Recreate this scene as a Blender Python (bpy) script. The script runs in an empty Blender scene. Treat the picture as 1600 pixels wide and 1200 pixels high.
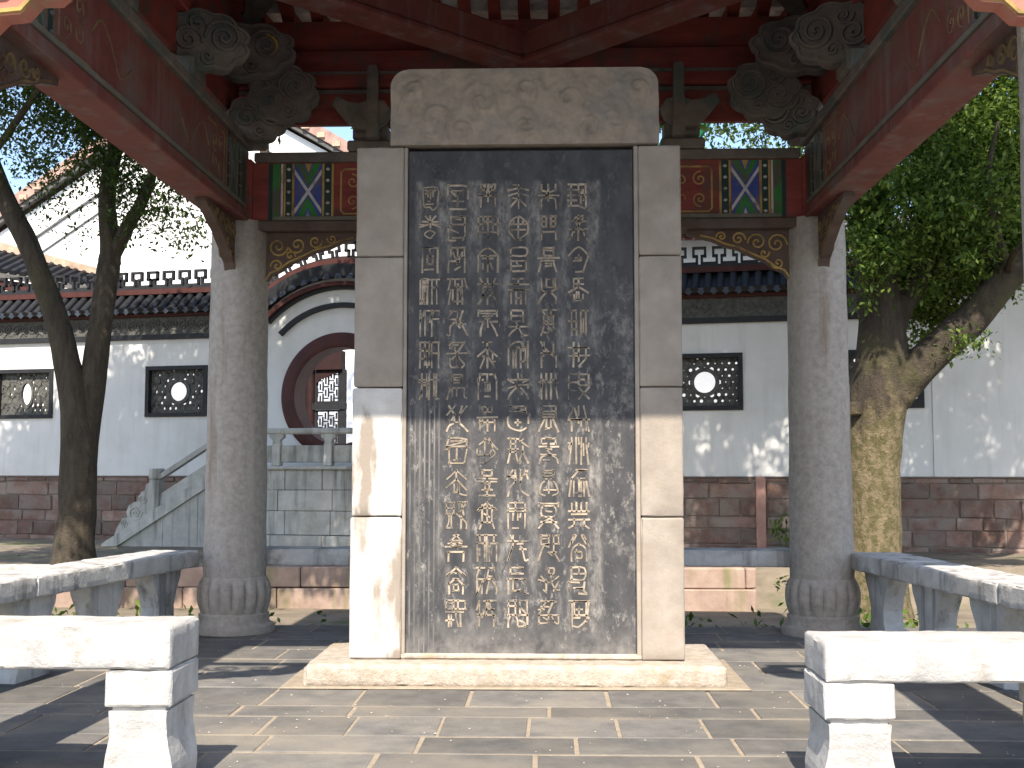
import bpy, bmesh, math, random
import numpy as np
from mathutils import Vector, Matrix, noise as mnoise
R = math.radians
PI = math.pi
rnd = random.Random(7)
SC = bpy.context.scene
COL = SC.collection

# ---------------------------------------------------------------- camera, sky, sun, exposure
cam_d = bpy.data.cameras.new('camera')
cam_d.sensor_width = 36.0
cam_d.lens = 36.0 * 1850 / 1600
cam_d.clip_start = 0.05
cam_d.clip_end = 3000
cam = bpy.data.objects.new('camera', cam_d)
COL.objects.link(cam)
cam.location = (0.16, -5.282, 0.947)
cam.rotation_euler = (R(90 + 4.17), 0, R(1.86))
SC.camera = cam

SUN_EL, SUN_AZ = 48.0, -2.0        # azimuth: degrees the sun stands right (+) of straight behind the camera
world = bpy.data.worlds.new('World')
SC.world = world
world.use_nodes = True
wn, wl = world.node_tree.nodes, world.node_tree.links
bg = wn['Background']
skyt = wn.new('ShaderNodeTexSky')
skyt.sky_type = 'NISHITA'
skyt.sun_disc = False
skyt.sun_elevation = R(SUN_EL)
skyt.sun_rotation = R(180 - SUN_AZ)
skyt.air_density = 1.0
skyt.dust_density = 1.2
skyt.ozone_density = 1.0
wl.new(skyt.outputs[0], bg.inputs[0])
bg.inputs[1].default_value = 0.15

sun_d = bpy.data.lights.new('sun', 'SUN')
sun_d.energy = 4.6
sun_d.angle = R(0.53)
sun_d.color = (1.0, 0.90, 0.765)
sun = bpy.data.objects.new('sun', sun_d)
COL.objects.link(sun)
sun.rotation_euler = (R(90 - SUN_EL), 0, R(SUN_AZ))

SC.view_settings.view_transform = 'Standard'
SC.view_settings.look = 'None'
SC.view_settings.gamma = 1.0
SC.view_settings.use_curve_mapping = False
SC.view_settings.exposure = 1.0
SC.cycles.max_bounces = 8
SC.cycles.diffuse_bounces = 5
SC.cycles.transparent_max_bounces = 6

# ---------------------------------------------------------------- helpers: materials
MATS = {}

def mat(name, c1, c2, scale=6.0, rough=0.8, bump=0.25, bscale=None, c3=None, c3scale=2.0, c3lo=0.55, c3hi=0.7,
        streak=None, vary=0.0, spec=0.3, stretch=(1, 1, 1), bdist=0.01, c3stretch=(1, 1, 1), streak_k=0.7, moss=None):
    """Stone / plaster / paint: two-tone noise, an optional third colour in patches, optional vertical drip streaks."""
    m = bpy.data.materials.new(name)
    m.use_nodes = True
    n, l = m.node_tree.nodes, m.node_tree.links
    b = n['Principled BSDF']
    b.inputs['Roughness'].default_value = rough
    b.inputs['Specular IOR Level'].default_value = spec
    geo = n.new('ShaderNodeNewGeometry')
    info = n.new('ShaderNodeObjectInfo')
    mp = n.new('ShaderNodeMapping')
    mp.inputs['Scale'].default_value = stretch
    l.new(geo.outputs['Position'], mp.inputs['Vector'])
    nz = n.new('ShaderNodeTexNoise')
    nz.inputs['Scale'].default_value = scale
    nz.inputs['Detail'].default_value = 8
    nz.inputs['Roughness'].default_value = 0.65
    l.new(mp.outputs[0], nz.inputs['Vector'])
    ramp = n.new('ShaderNodeValToRGB')
    ramp.color_ramp.elements[0].position = 0.32
    ramp.color_ramp.elements[0].color = (*c1, 1)
    ramp.color_ramp.elements[1].position = 0.68
    ramp.color_ramp.elements[1].color = (*c2, 1)
    l.new(nz.outputs['Fac'], ramp.inputs[0])
    col = ramp.outputs[0]

    def mix(fac, a, bcol):
        mx = n.new('ShaderNodeMix')
        mx.data_type = 'RGBA'
        l.new(fac, mx.inputs[0])
        l.new(a, mx.inputs[6])
        if isinstance(bcol, tuple):
            mx.inputs[7].default_value = (*bcol, 1)
        else:
            l.new(bcol, mx.inputs[7])
        return mx.outputs[2]

    def mask(sc, st, lo, hi, k=1.0):
        m2 = n.new('ShaderNodeMapping')
        m2.inputs['Scale'].default_value = st
        m2.inputs['Location'].default_value = (sc * 1.7, 3.1, 5.3)
        l.new(geo.outputs['Position'], m2.inputs['Vector'])
        t = n.new('ShaderNodeTexNoise')
        t.inputs['Scale'].default_value = sc
        t.inputs['Detail'].default_value = 6
        t.inputs['Roughness'].default_value = 0.6
        l.new(m2.outputs[0], t.inputs['Vector'])
        mr = n.new('ShaderNodeMapRange')
        mr.inputs[1].default_value = lo
        mr.inputs[2].default_value = hi
        mr.inputs[4].default_value = k
        l.new(t.outputs['Fac'], mr.inputs[0])
        return mr.outputs[0]
    if c3:
        col = mix(mask(c3scale, c3stretch, c3lo, c3hi), col, c3)
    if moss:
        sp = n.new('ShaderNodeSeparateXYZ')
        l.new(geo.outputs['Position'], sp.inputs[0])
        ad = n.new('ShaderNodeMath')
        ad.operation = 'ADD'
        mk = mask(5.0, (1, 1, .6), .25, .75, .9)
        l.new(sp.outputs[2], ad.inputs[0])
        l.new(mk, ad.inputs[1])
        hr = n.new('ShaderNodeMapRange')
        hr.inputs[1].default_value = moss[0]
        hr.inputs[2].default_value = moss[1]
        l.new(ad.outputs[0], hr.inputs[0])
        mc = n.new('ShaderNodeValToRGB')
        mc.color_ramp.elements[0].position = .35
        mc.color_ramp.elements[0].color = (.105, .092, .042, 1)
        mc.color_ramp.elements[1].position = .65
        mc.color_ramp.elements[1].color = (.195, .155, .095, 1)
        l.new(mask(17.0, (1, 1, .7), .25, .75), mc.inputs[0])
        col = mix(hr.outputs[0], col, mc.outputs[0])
    if streak:
        col = mix(mask(9.0, (1, 1, 0.08), 0.52, 0.72, streak_k), col, streak)
    if vary:
        hsv = n.new('ShaderNodeHueSaturation')
        mr = n.new('ShaderNodeMapRange')
        mr.inputs[3].default_value = 1 - vary
        mr.inputs[4].default_value = 1 + vary
        l.new(info.outputs['Random'], mr.inputs[0])
        l.new(mr.outputs[0], hsv.inputs['Value'])
        l.new(col, hsv.inputs['Color'])
        col = hsv.outputs[0]
    l.new(col, b.inputs['Base Color'])
    if bump:
        bn = n.new('ShaderNodeTexNoise')
        bn.inputs['Scale'].default_value = bscale or scale * 6
        bn.inputs['Detail'].default_value = 6
        bn.inputs['Roughness'].default_value = 0.7
        l.new(geo.outputs['Position'], bn.inputs['Vector'])
        bp = n.new('ShaderNodeBump')
        bp.inputs['Strength'].default_value = bump
        bp.inputs['Distance'].default_value = bdist
        l.new(bn.outputs['Fac'], bp.inputs['Height'])
        l.new(bp.outputs[0], b.inputs['Normal'])
    MATS[name] = m
    return m


def leaf_mat(name, c1, c2, trans=0.35):
    m = bpy.data.materials.new(name)
    m.use_nodes = True
    n, l = m.node_tree.nodes, m.node_tree.links
    out = n['Material Output']
    b = n['Principled BSDF']
    b.inputs['Roughness'].default_value = 0.45
    b.inputs['Specular IOR Level'].default_value = 0.35
    geo = n.new('ShaderNodeNewGeometry')
    ramp = n.new('ShaderNodeValToRGB')
    ramp.color_ramp.elements[0].color = (*c1, 1)
    ramp.color_ramp.elements[1].color = (*c2, 1)
    l.new(geo.outputs['Random Per Island'], ramp.inputs[0])
    l.new(ramp.outputs[0], b.inputs['Base Color'])
    tr = n.new('ShaderNodeBsdfTranslucent')
    l.new(ramp.outputs[0], tr.inputs[0])
    mx = n.new('ShaderNodeMixShader')
    mx.inputs[0].default_value = trans
    l.new(b.outputs[0], mx.inputs[1])
    l.new(tr.outputs[0], mx.inputs[2])
    l.new(mx.outputs[0], out.inputs[0])
    MATS[name] = m
    return m


# base colours
mat('column_granite', (.27, .24, .21), (.40, .362, .322), 30, .85, .45, 90, c3=(.185, .13, .09), c3scale=4, c3lo=.54, c3hi=.66,
    c3stretch=(1, 1, .10), streak=(.45, .42, .39), streak_k=.55)
mat('bench_stone', (.36, .35, .335), (.54, .525, .505), 9, .9, .6, 60, c3=(.27, .225, .175), c3scale=7, c3lo=.58, c3hi=.74, streak=(.25, .25, .25), streak_k=.5)
mat('bench_weathered', (.36, .355, .35), (.56, .55, .535), 6, .9, .5, 45, streak=(.10, .095, .09), streak_k=.95, c3=(.25, .235, .22), c3scale=5)
mat('cap_sandstone', (.235, .20, .165), (.36, .30, .235), 14, .92, .6, 60, c3=(.20, .185, .175), c3scale=4, c3lo=.5, c3hi=.68)
mat('base_stone', (.33, .285, .235), (.52, .455, .385), 22, .9, .9, 60, c3=(.36, .29, .2), c3scale=9)
mat('pillar_tan', (.26, .225, .19), (.36, .315, .27), 7, .88, .3, 80, c3=(.30, .25, .2), c3scale=4, c3lo=.55, c3hi=.75, streak=(.28, .235, .19), streak_k=.4)
mat('pillar_pale', (.46, .435, .405), (.60, .575, .54), 7, .88, .3, 80, c3=(.29, .25, .21), c3scale=2.4, c3lo=.50, c3hi=.56, c3stretch=(1.6, 1, .5))
mat('carved_tan', (.19, .16, .125), (.45, .375, .29), 34, .95, .4, 90, vary=.22, c3=(.10, .095, .09), c3scale=13, c3lo=.52, c3hi=.66)
mat('paver', (.095, .094, .092), (.165, .158, .148), 7, .8, .5, 60, vary=.20, c3=(.22, .198, .165), c3scale=2.2, c3lo=.46, c3hi=.72)
mat('forecourt_stone', (.10, .105, .112), (.16, .165, .172), 3, .85, .3, 30)
mat('mortar', (.24, .20, .15), (.36, .30, .23), 20, .95, .4, 60)
mat('ground_earth', (.14, .115, .085), (.25, .21, .16), 3, .95, .6, 20, c3=(.07, .10, .04), c3scale=1.3)
mat('red_paint', (.17, .034, .028), (.27, .058, .046), 7, .7, .4, 40, c3=(.105, .062, .052), c3scale=5, c3lo=.50, c3hi=.66, stretch=(.4, .4, 2.5))
mat('red_faded', (.125, .036, .030), (.185, .058, .047), 6, .7, .25, 40, streak=(.19, .155, .145), streak_k=.65, c3=(.135, .105, .09), c3scale=3.5, c3lo=.5, c3hi=.72, c3stretch=(1, .5, 1))
mat('rafter_red', (.17, .034, .027), (.25, .048, .036), 5, .6, .2, 40)
mat('brown_wood', (.075, .052, .044), (.125, .085, .068), 8, .75, .3, 40, c3=(.12, .10, .09), c3scale=4)
mat('bracket_wood', (.105, .088, .078), (.18, .15, .132), 9, .8, .4, 40, c3=(.085, .10, .09), c3scale=4, c3lo=.5, c3hi=.62)
mat('gold_paint', (.33, .21, .055), (.46, .31, .10), 15, .5, .2, 50, c3=(.14, .085, .04), c3scale=8, c3lo=.5, c3hi=.66)
mat('gold_dull', (.15, .105, .05), (.22, .155, .07), 15, .6, .2, 50, c3=(.11, .06, .04), c3scale=7, c3lo=.46, c3hi=.62)
mat('pink_paint', (.36, .12, .085), (.45, .17, .12), 8, .6, .2, 50, c3=(.30, .20, .13), c3scale=9)
mat('green_paint', (.025, .14, .025), (.04, .22, .045), 9, .55, .15, 50, c3=(.09, .085, .06), c3scale=6, c3lo=.48, c3hi=.62)
mat('blue_paint', (.035, .055, .24), (.06, .09, .36), 9, .55, .15, 50, c3=(.12, .10, .12), c3scale=7, c3lo=.48, c3hi=.62)
mat('white_paint', (.40, .40, .41), (.60, .60, .60), 12, .7, .2, 50, c3=(.22, .2, .17), c3scale=10, c3lo=.55, c3hi=.68)
mat('teal_dark', (.012, .032, .03), (.02, .05, .045), 9, .6, .1, 50)
mat('roof_brick', (.33, .315, .30), (.60, .58, .56), 7, .9, .3, 40, stretch=(1, 1, 3), c3=(.21, .18, .15), c3scale=9, c3lo=.55, c3hi=.75)
mat('dark_tile', (.009, .010, .012), (.022, .023, .026), 8, .6, .3, 40, vary=.25)  # tone darkened to stand in for shade on the wall coping
mat('blue_tile', (.022, .027, .038), (.05, .06, .082), 8, .45, .3, 40, vary=.2)
mat('carved_grey', (.05, .05, .048), (.13, .13, .12), 20, .85, .4, 50)
mat('fret_black', (.012, .013, .016), (.025, .026, .03), 8, .6, .2, 40)
mat('plaster', (.61, .62, .615), (.70, .70, .69), 1.6, .9, .15, 20, c3=(.54, .54, .51), c3scale=1.1, c3lo=.50, c3hi=.75, streak=(.48, .48, .45), streak_k=.4)
mat('plaster_far', (.78, .78, .77), (.84, .84, .83), 1.0, .9, .1, 10)
mat('dark_red_wood', (.042, .011, .010), (.075, .019, .016), 6, .55, .15, 40)
mat('hall_wood', (.018, .007, .007), (.034, .012, .011), 6, .6, .15, 40)
mat('coping_red', (.045, .014, .012), (.080, .024, .020), 6, .7, .2, 40)  # red darkened as well to carry the shade on the coping
mat('sandstone_red', (.15, .088, .070), (.25, .165, .135), 7, .95, .8, 26, vary=.30, c3=(.215, .18, .155), c3scale=4, c3lo=.42, c3hi=.62, bdist=.02)
mat('mortar_dark', (.15, .118, .10), (.22, .18, .155), 9, .95, .5, 40)
mat('step_red', (.25, .175, .14), (.37, .275, .22), 6, .9, .4, 30, vary=.12, streak=(.13, .145, .05), streak_k=.7)
mat('stair_stone', (.34, .34, .315), (.50, .495, .46), 5, .9, .4, 30, vary=.10, streak=(.09, .09, .075), streak_k=.75, c3=(.27, .26, .17), c3scale=2.5, c3lo=.55, c3hi=.75)
mat('bark', (.042, .034, .026), (.095, .078, .058), 7, .95, 1.0, 26, stretch=(2.2, 2.2, .5), c3=(.085, .08, .035), c3scale=2.0, c3lo=.52, c3hi=.78, bdist=.03)
mat('bark_moss_lit', (.034, .027, .021), (.078, .063, .047), 8, .95, 1.0, 30, stretch=(2, 2, .6), c3=(.085, .08, .035), c3scale=2.0, c3lo=.52, c3hi=.78, bdist=.03, moss=(2.15, 1.75))  # moss is real; its top edge paints the sunlit boundary on the trunk
mat('tan_ridge', (.36, .25, .18), (.52, .40, .30), 6, .9, .4, 20, c3=(.20, .14, .11), c3scale=3)
mat('grey_tile_far', (.07, .068, .066), (.14, .135, .13), 5, .8, .4, 20)
mat('red_tile_far', (.27, .165, .14), (.40, .28, .24), 5, .85, .4, 20, c3=(.36, .31, .25), c3scale=2.5)
mat('green_glaze', (.02, .17, .08), (.04, .28, .14), 5, .25, .2, 20, spec=.6)
mat('backdrop_pale', (.62, .66, .72), (.70, .74, .80), 3, .8, .05)
mat('pipe_pink', (.36, .20, .165), (.44, .26, .21), 8, .8, .2, 40)
leaf_mat('leaf_camphor', (.016, .042, .008), (.085, .14, .026), .4)
leaf_mat('leaf_right', (.030, .078, .013), (.19, .27, .05), .5)
mat('green_faded', (.05, .07, .045), (.08, .10, .07), 9, .7, .15, 50)
mat('grey_faded', (.085, .085, .09), (.14, .135, .13), 9, .7, .15, 50)
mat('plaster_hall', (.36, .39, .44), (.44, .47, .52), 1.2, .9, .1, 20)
mat('trim_olive', (.11, .105, .085), (.17, .16, .13), 9, .7, .15, 50)
leaf_mat('leaf_bright', (.035, .080, .014), (.15, .21, .035), .4)


def slab_material():
    """Black polished slate: grey chalk residue between the columns of characters and dusty wear."""
    m = bpy.data.materials.new('stele_slate')
    m.use_nodes = True
    n, l = m.node_tree.nodes, m.node_tree.links
    b = n['Principled BSDF']
    b.inputs['Roughness'].default_value = .6
    b.inputs['Specular IOR Level'].default_value = .18
    geo = n.new('ShaderNodeNewGeometry')

    def noise(sc, st, detail=7, loc=(0, 0, 0), rough=.65):
        mp = n.new('ShaderNodeMapping')
        mp.inputs['Scale'].default_value = st
        mp.inputs['Location'].default_value = loc
        l.new(geo.outputs['Position'], mp.inputs['Vector'])
        t = n.new('ShaderNodeTexNoise')
        t.inputs['Scale'].default_value = sc
        t.inputs['Detail'].default_value = detail
        t.inputs['Roughness'].default_value = rough
        l.new(mp.outputs[0], t.inputs['Vector'])
        return t.outputs['Fac']

    def mr(v, a, b_, c=0., d=1.):
        k = n.new('ShaderNodeMapRange')
        for i, x in enumerate((a, b_, c, d)):
            k.inputs[i + 1].default_value = x
        l.new(v, k.inputs[0])
        return k.outputs[0]

    def math_(op, a, b_):
        k = n.new('ShaderNodeMath')
        k.operation = op
        for i, x in enumerate((a, b_)):
            if isinstance(x, (int, float)):
                k.inputs[i].default_value = x
            else:
                l.new(x, k.inputs[i])
        return k.outputs[0]
    sep = n.new('ShaderNodeSeparateXYZ')
    l.new(geo.outputs['Position'], sep.inputs[0])
    X, Z = sep.outputs[0], sep.outputs[2]
    # chalk: between columns (pitch .1366, first column centre at .291), stretched along z
    ph = math_('MULTIPLY', math_('SUBTRACT', X, .291), 2 * PI / .1366)
    cs = math_('COSINE', ph, 0)
    between = mr(cs, .35, -.55)
    streak = mr(noise(4.5, (1.6, 1, .55), 4, (1.3, 0, 2.2)), .46, .62)
    fine = mr(noise(30, (1, 1, .45), 9, (0, 0, 0), .75), .40, .66)
    inside = math_('MULTIPLY', mr(X, -.47, -.44), mr(X, .46, .40))
    insz = math_('MULTIPLY', mr(Z, .17, .24), mr(Z, 2.29, 2.27))
    zone = math_('MULTIPLY', inside, insz)
    chalk = math_('MULTIPLY', math_('MULTIPLY', math_('MULTIPLY', between, streak), fine), zone)
    top = math_('MULTIPLY', mr(Z, 1.75, 2.1, .0, 1.0), math_('MULTIPLY', math_('MULTIPLY', between, zone), mr(noise(3, (2, 1, .6), 3, (7, 0, 1)), .36, .52)))
    chalk = math_('MAXIMUM', chalk, math_('MULTIPLY', top, fine))
    # scratched wear patches on the right margin and at the foot
    wear = math_('MULTIPLY', mr(noise(7, (1, 1, .7), 10, (3.3, 1, 4.4), .8), .52, .68), mr(X, .30, .40))
    fleck = math_('MULTIPLY', mr(noise(26, (1, 1, .55), 10, (9, 1, 2), .8), .545, .66), mr(Z, 2.0, 1.2, .25, 1.0))
    wear = math_('MULTIPLY', wear, mr(Z, 1.95, 1.75))
    foot = math_('MULTIPLY', mr(Z, .30, .12), mr(noise(14, (1, 1, 1), 8), .3, .7))
    # fine ruled grooves in the lower left
    gw = math_('SINE', math_('MULTIPLY', X, 2 * PI / .022), 0)
    groove = math_('MULTIPLY', mr(gw, .1, .9), math_('MULTIPLY', mr(X, -.33, -.35), mr(Z, 1.30, 1.20)))
    groove = math_('MULTIPLY', groove, mr(noise(12, (1, 1, .3), 5), .38, .62, 0, .6))
    groove = math_('MULTIPLY', groove, mr(X, -.50, -.48))
    allm = math_('MAXIMUM', math_('MAXIMUM', math_('MAXIMUM', chalk, fleck), math_('MULTIPLY', wear, .8)), math_('MAXIMUM', math_('MULTIPLY', foot, .8), groove))
    base = n.new('ShaderNodeValToRGB')
    base.color_ramp.elements[0].position = .3
    base.color_ramp.elements[0].color = (.034, .035, .040, 1)
    base.color_ramp.elements[1].position = .75
    base.color_ramp.elements[1].color = (.086, .085, .088, 1)
    l.new(noise(9, (1, 1, .6), 9), base.inputs[0])
    mx = n.new('ShaderNodeMix')
    mx.data_type = 'RGBA'
    l.new(math_('MULTIPLY', allm, .80), mx.inputs[0])
    l.new(base.outputs[0], mx.inputs[6])
    mx.inputs[7].default_value = (.33, .31, .285, 1)
    l.new(mx.outputs[2], b.inputs['Base Color'])
    bp = n.new('ShaderNodeBump')
    bp.inputs['Strength'].default_value = .25
    bp.inputs['Distance'].default_value = .004
    l.new(math_('ADD', noise(70, (1, 1, .6), 6), allm), bp.inputs['Height'])
    l.new(bp.outputs[0], b.inputs['Normal'])
    MATS['stele_slate'] = m


slab_material()

# ---------------------------------------------------------------- helpers: geometry
class MB:
    """Collects shapes; build() links them as ONE mesh object."""
    def __init__(s):
        s.v, s.f = [], []

    def add(s, vs, fs, M=None):
        o = len(s.v)
        if M is not None:
            vs = [M @ Vector(p) for p in vs]
        s.v += [tuple(p) for p in vs]
        s.f += [tuple(i + o for i in f) for f in fs]
        return s

    def box(s, x0, x1, y0, y1, z0, z1, M=None, bev=0.0, jit=0.0):
        if bev <= 0:
            vs = [(x, y, z) for z in (z0, z1) for y in (y0, y1) for x in (x0, x1)]
            fs = [(0, 2, 3, 1), (4, 5, 7, 6), (0, 1, 5, 4), (2, 6, 7, 3), (0, 4, 6, 2), (1, 3, 7, 5)]
            return s.add(vs, fs, M)
        b = min(bev, .45 * min(x1 - x0, y1 - y0, z1 - z0))
        c = ((x0 + x1) / 2, (y0 + y1) / 2, (z0 + z1) / 2)
        h = ((x1 - x0) / 2, (y1 - y0) / 2, (z1 - z0) / 2)
        vs, idx = [], {}
        for sx in (-1, 1):
            for sy in (-1, 1):
                for sz in (-1, 1):
                    for a in range(3):
                        p = [c[0] + sx * (h[0] - (b if a != 0 else 0)), c[1] + sy * (h[1] - (b if a != 1 else 0)), c[2] + sz * (h[2] - (b if a != 2 else 0))]
                        if jit:
                            p = [q + rnd.uniform(-jit, jit) for q in p]
                        idx[(sx, sy, sz, a)] = len(vs)
                        vs.append(p)
        fs = []
        for a in range(3):
            o1, o2 = (a + 1) % 3, (a + 2) % 3
            for sg in (-1, 1):
                q = []
                for (p, r) in ((-1, -1), (1, -1), (1, 1), (-1, 1)):
                    k = [0, 0, 0]
                    k[a], k[o1], k[o2] = sg, p, r
                    q.append(idx[(*k, a)])
                fs.append(tuple(q if sg > 0 else q[::-1]))
            for p in (-1, 1):
                for r in (-1, 1):
                    q = []
                    for (sg, ax) in ((-1, o1), (1, o1), (1, o2), (-1, o2)):
                        k = [0, 0, 0]
                        k[a], k[o1], k[o2] = sg, p, r
                        q.append(idx[(*k, ax)])
                    fs.append(tuple(q if p * r > 0 else q[::-1]))
        for sx in (-1, 1):
            for sy in (-1, 1):
                for sz in (-1, 1):
                    q = [idx[(sx, sy, sz, a)] for a in range(3)]
                    fs.append(tuple(q if sx * sy * sz > 0 else q[::-1]))
        return s.add(vs, fs, M)

    def prism(s, poly, t0, t1, plane='xz', M=None):
        """poly of 2-D points, extruded t0..t1 along the third axis."""
        n = len(poly)

        def P(a, b, t):
            return (a, t, b) if plane == 'xz' else ((t, a, b) if plane == 'yz' else (a, b, t))
        vs = [P(a, b, t0) for a, b in poly] + [P(a, b, t1) for a, b in poly]
        fs = [tuple(range(n)), tuple(range(2 * n - 1, n - 1, -1))]
        fs += [(i, i + n, (i + 1) % n + n, (i + 1) % n) for i in range(n)]
        return s.add(vs, fs, M)

    def lathe(s, prof, seg=28, M=None, fn=None):
        vs, fs = [], []
        for (r, z) in prof:
            for k in range(seg):
                a = 2 * PI * k / seg
                q = r * (fn(a, z) if fn else 1)
                vs.append((q * math.cos(a), q * math.sin(a), z))
        n = len(prof)
        for i in range(n - 1):
            for k in range(seg):
                k2 = (k + 1) % seg
                fs.append((i * seg + k, i * seg + k2, (i + 1) * seg + k2, (i + 1) * seg + k))
        fs.append(tuple(range(seg - 1, -1, -1)))
        fs.append(tuple((n - 1) * seg + k for k in range(seg)))
        return s.add(vs, fs, M)

    def tube(s, pts, rad, seg=8, rough=0.0, M=None):
        pts = [Vector(p) for p in pts]
        if not hasattr(rad, '__len__'):
            rad = [rad] * len(pts)
        vs, fs = [], []
        up = Vector((0.3, 0.2, 1)).normalized()
        for i, p in enumerate(pts):
            d = (pts[min(i + 1, len(pts) - 1)] - pts[max(i - 1, 0)]).normalized()
            a = d.cross(up)
            if a.length < .15:
                a = d.cross(Vector((1, 0, 0)))
            a.normalize()
            b = d.cross(a).normalized()
            for k in range(seg):
                t = 2 * PI * k / seg
                q = rad[i]
                if rough:
                    q *= 1 + rough * mnoise.noise(Vector((math.cos(t) * 1.3 + i * .35, math.sin(t) * 1.3, p.z * 1.7 + p.x)))
                vs.append(p + (a * math.cos(t) + b * math.sin(t)) * q)
        for i in range(len(pts) - 1):
            for k in range(seg):
                k2 = (k + 1) % seg
                fs.append((i * seg + k, i * seg + k2, (i + 1) * seg + k2, (i + 1) * seg + k))
        fs.append(tuple(range(seg - 1, -1, -1)))
        fs.append(tuple((len(pts) - 1) * seg + k for k in range(seg)))
        return s.add(vs, fs, M)

    def ribbon(s, pts, w, y, proud, M=None):
        """A relief stroke in the xz plane at depth y, standing `proud` towards -y, with tapered edges."""
        n = len(pts)
        if n < 2:
            return s
        vs, fs = [], []
        P = [Vector((a, b)) for a, b in pts]
        for i in range(n):
            d = P[min(i + 1, n - 1)] - P[max(i - 1, 0)]
            if d.length < 1e-6:
                d = Vector((1, 0))
            d.normalize()
            nn = Vector((-d.y, d.x))
            e = d * (-w * .45 if i == 0 else (w * .45 if i == n - 1 else 0))
            c = P[i] + e
            for (o, yy) in ((-w / 2, y + .002), (-w * .28, y - proud), (w * .28, y - proud), (w / 2, y + .002)):
                q = c + nn * o
                vs.append((q.x, yy, q.y))
        for i in range(n - 1):
            for k in range(3):
                fs.append((i * 4 + k, i * 4 + k + 1, i * 4 + k + 5, i * 4 + k + 4))
        fs.append((0, 1, 2, 3))
        fs.append(tuple((n - 1) * 4 + k for k in (3, 2, 1, 0)))
        return s.add(vs, fs, M)

    def build(s, name, material, parent=None, smooth=False, loc=None, fix=True):
        me = bpy.data.meshes.new(name)
        me.from_pydata(s.v, [], s.f)
        if fix:
            bm = bmesh.new()
            bm.from_mesh(me)
            bmesh.ops.recalc_face_normals(bm, faces=bm.faces)
            bm.to_mesh(me)
            bm.free()
        me.materials.append(MATS[material])
        if smooth:
            me.polygons.foreach_set('use_smooth', [True] * len(me.polygons))
            try:
                me.set_sharp_from_angle(angle=R(38))
            except Exception:
                pass
        return link(name, me, parent, loc)


def link(name, me, parent=None, loc=None, rotz=0.0):
    o = bpy.data.objects.new(name, me)
    COL.objects.link(o)
    if parent is not None:
        o.parent = parent
    if loc is not None:
        o.location = loc
    if rotz:
        o.rotation_euler = (0, 0, rotz)
    return o


def thing(name, label, cat, loc=(0, 0, 0), rotz=0.0, group=None):
    o = link(name, None, None, loc, rotz)
    tag(o, label, cat, group)
    return o


def tag(o, label=None, cat=None, group=None, kind=None):
    if label:
        o['label'] = label
    if cat:
        o['category'] = cat
    if group:
        o['group'] = group
    if kind:
        o['kind'] = kind
    return o


def smooth_line(pts, sub=3):
    if len(pts) < 3:
        return pts
    out = []
    n = len(pts)
    for i in range(n - 1):
        p0, p1, p2, p3 = pts[max(i - 1, 0)], pts[i], pts[i + 1], pts[min(i + 2, n - 1)]
        for k in range(sub):
            t = k / sub
            out.append(tuple(.5 * (2 * b + (c - a) * t + (2 * a - 5 * b + 4 * c - d) * t * t + (3 * b - a - 3 * c + d) * t ** 3)
                             for a, b, c, d in zip(p0, p1, p2, p3)))
    out.append(pts[-1])
    return out


def spiral(cx, cz, r0, turns, a0=0.0, sgn=1, n=18, r1=.15):
    return [(cx + r0 * (1 - (1 - r1) * i / n) * math.cos(a0 + sgn * turns * 2 * PI * i / n),
             cz + r0 * (1 - (1 - r1) * i / n) * math.sin(a0 + sgn * turns * 2 * PI * i / n)) for i in range(n + 1)]


def rough_block(x0, x1, y0, y1, z0, z1, step=.035, amp=.004, bev=.010, seed=0.0):
    """A stone block with worn, chipped edges."""
    def cuts(a, b):
        n = max(2, int((b - a) / step))
        return [a, a + bev] + [a + bev + (b - a - 2 * bev) * k / n for k in range(1, n)] + [b - bev, b]
    X, Y, Z = cuts(x0, x1), cuts(y0, y1), cuts(z0, z1)
    idx, vs, fs = {}, [], []

    def V(i, j, k):
        if (i, j, k) not in idx:
            p = Vector((X[i], Y[j], Z[k]))
            ex = (1 if i == len(X) - 1 else (-1 if i == 0 else 0), 1 if j == len(Y) - 1 else (-1 if j == 0 else 0), 1 if k == len(Z) - 1 else (-1 if k == 0 else 0))
            q = sum(abs(e) for e in ex)
            nv = Vector(ex)
            d = amp * .45 * mnoise.noise(p * 9 + Vector((seed, 0, 0))) + amp * .3 * mnoise.noise(p * 31)
            if q >= 2:
                chip = max(0, mnoise.noise(p * 17 + Vector((0, seed, 3))) - .12) * amp * 2.6
                d -= bev * .38 + chip
            idx[(i, j, k)] = len(vs)
            vs.append(p + nv * d)
        return idx[(i, j, k)]
    nx, ny, nz = len(X) - 1, len(Y) - 1, len(Z) - 1
    for i in range(nx):
        for j in range(ny):
            for k, f in ((0, 1), (nz, 0)):
                fs.append((V(i, j, k), V(i + 1, j, k), V(i + 1, j + 1, k), V(i, j + 1, k)))
        for k in range(nz):
            for j in (0, ny):
                fs.append((V(i, j, k), V(i + 1, j, k), V(i + 1, j, k + 1), V(i, j, k + 1)))
    for j in range(ny):
        for k in range(nz):
            for i in (0, nx):
                fs.append((V(i, j, k), V(i, j + 1, k), V(i, j + 1, k + 1), V(i, j, k + 1)))
    return MB().add(vs, fs)


def TR(x=0, y=0, z=0, rz=0, ry=0, rx=0):
    return Matrix.Translation((x, y, z)) @ Matrix.Rotation(rz, 4, 'Z') @ Matrix.Rotation(ry, 4, 'Y') @ Matrix.Rotation(rx, 4, 'X')


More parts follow.
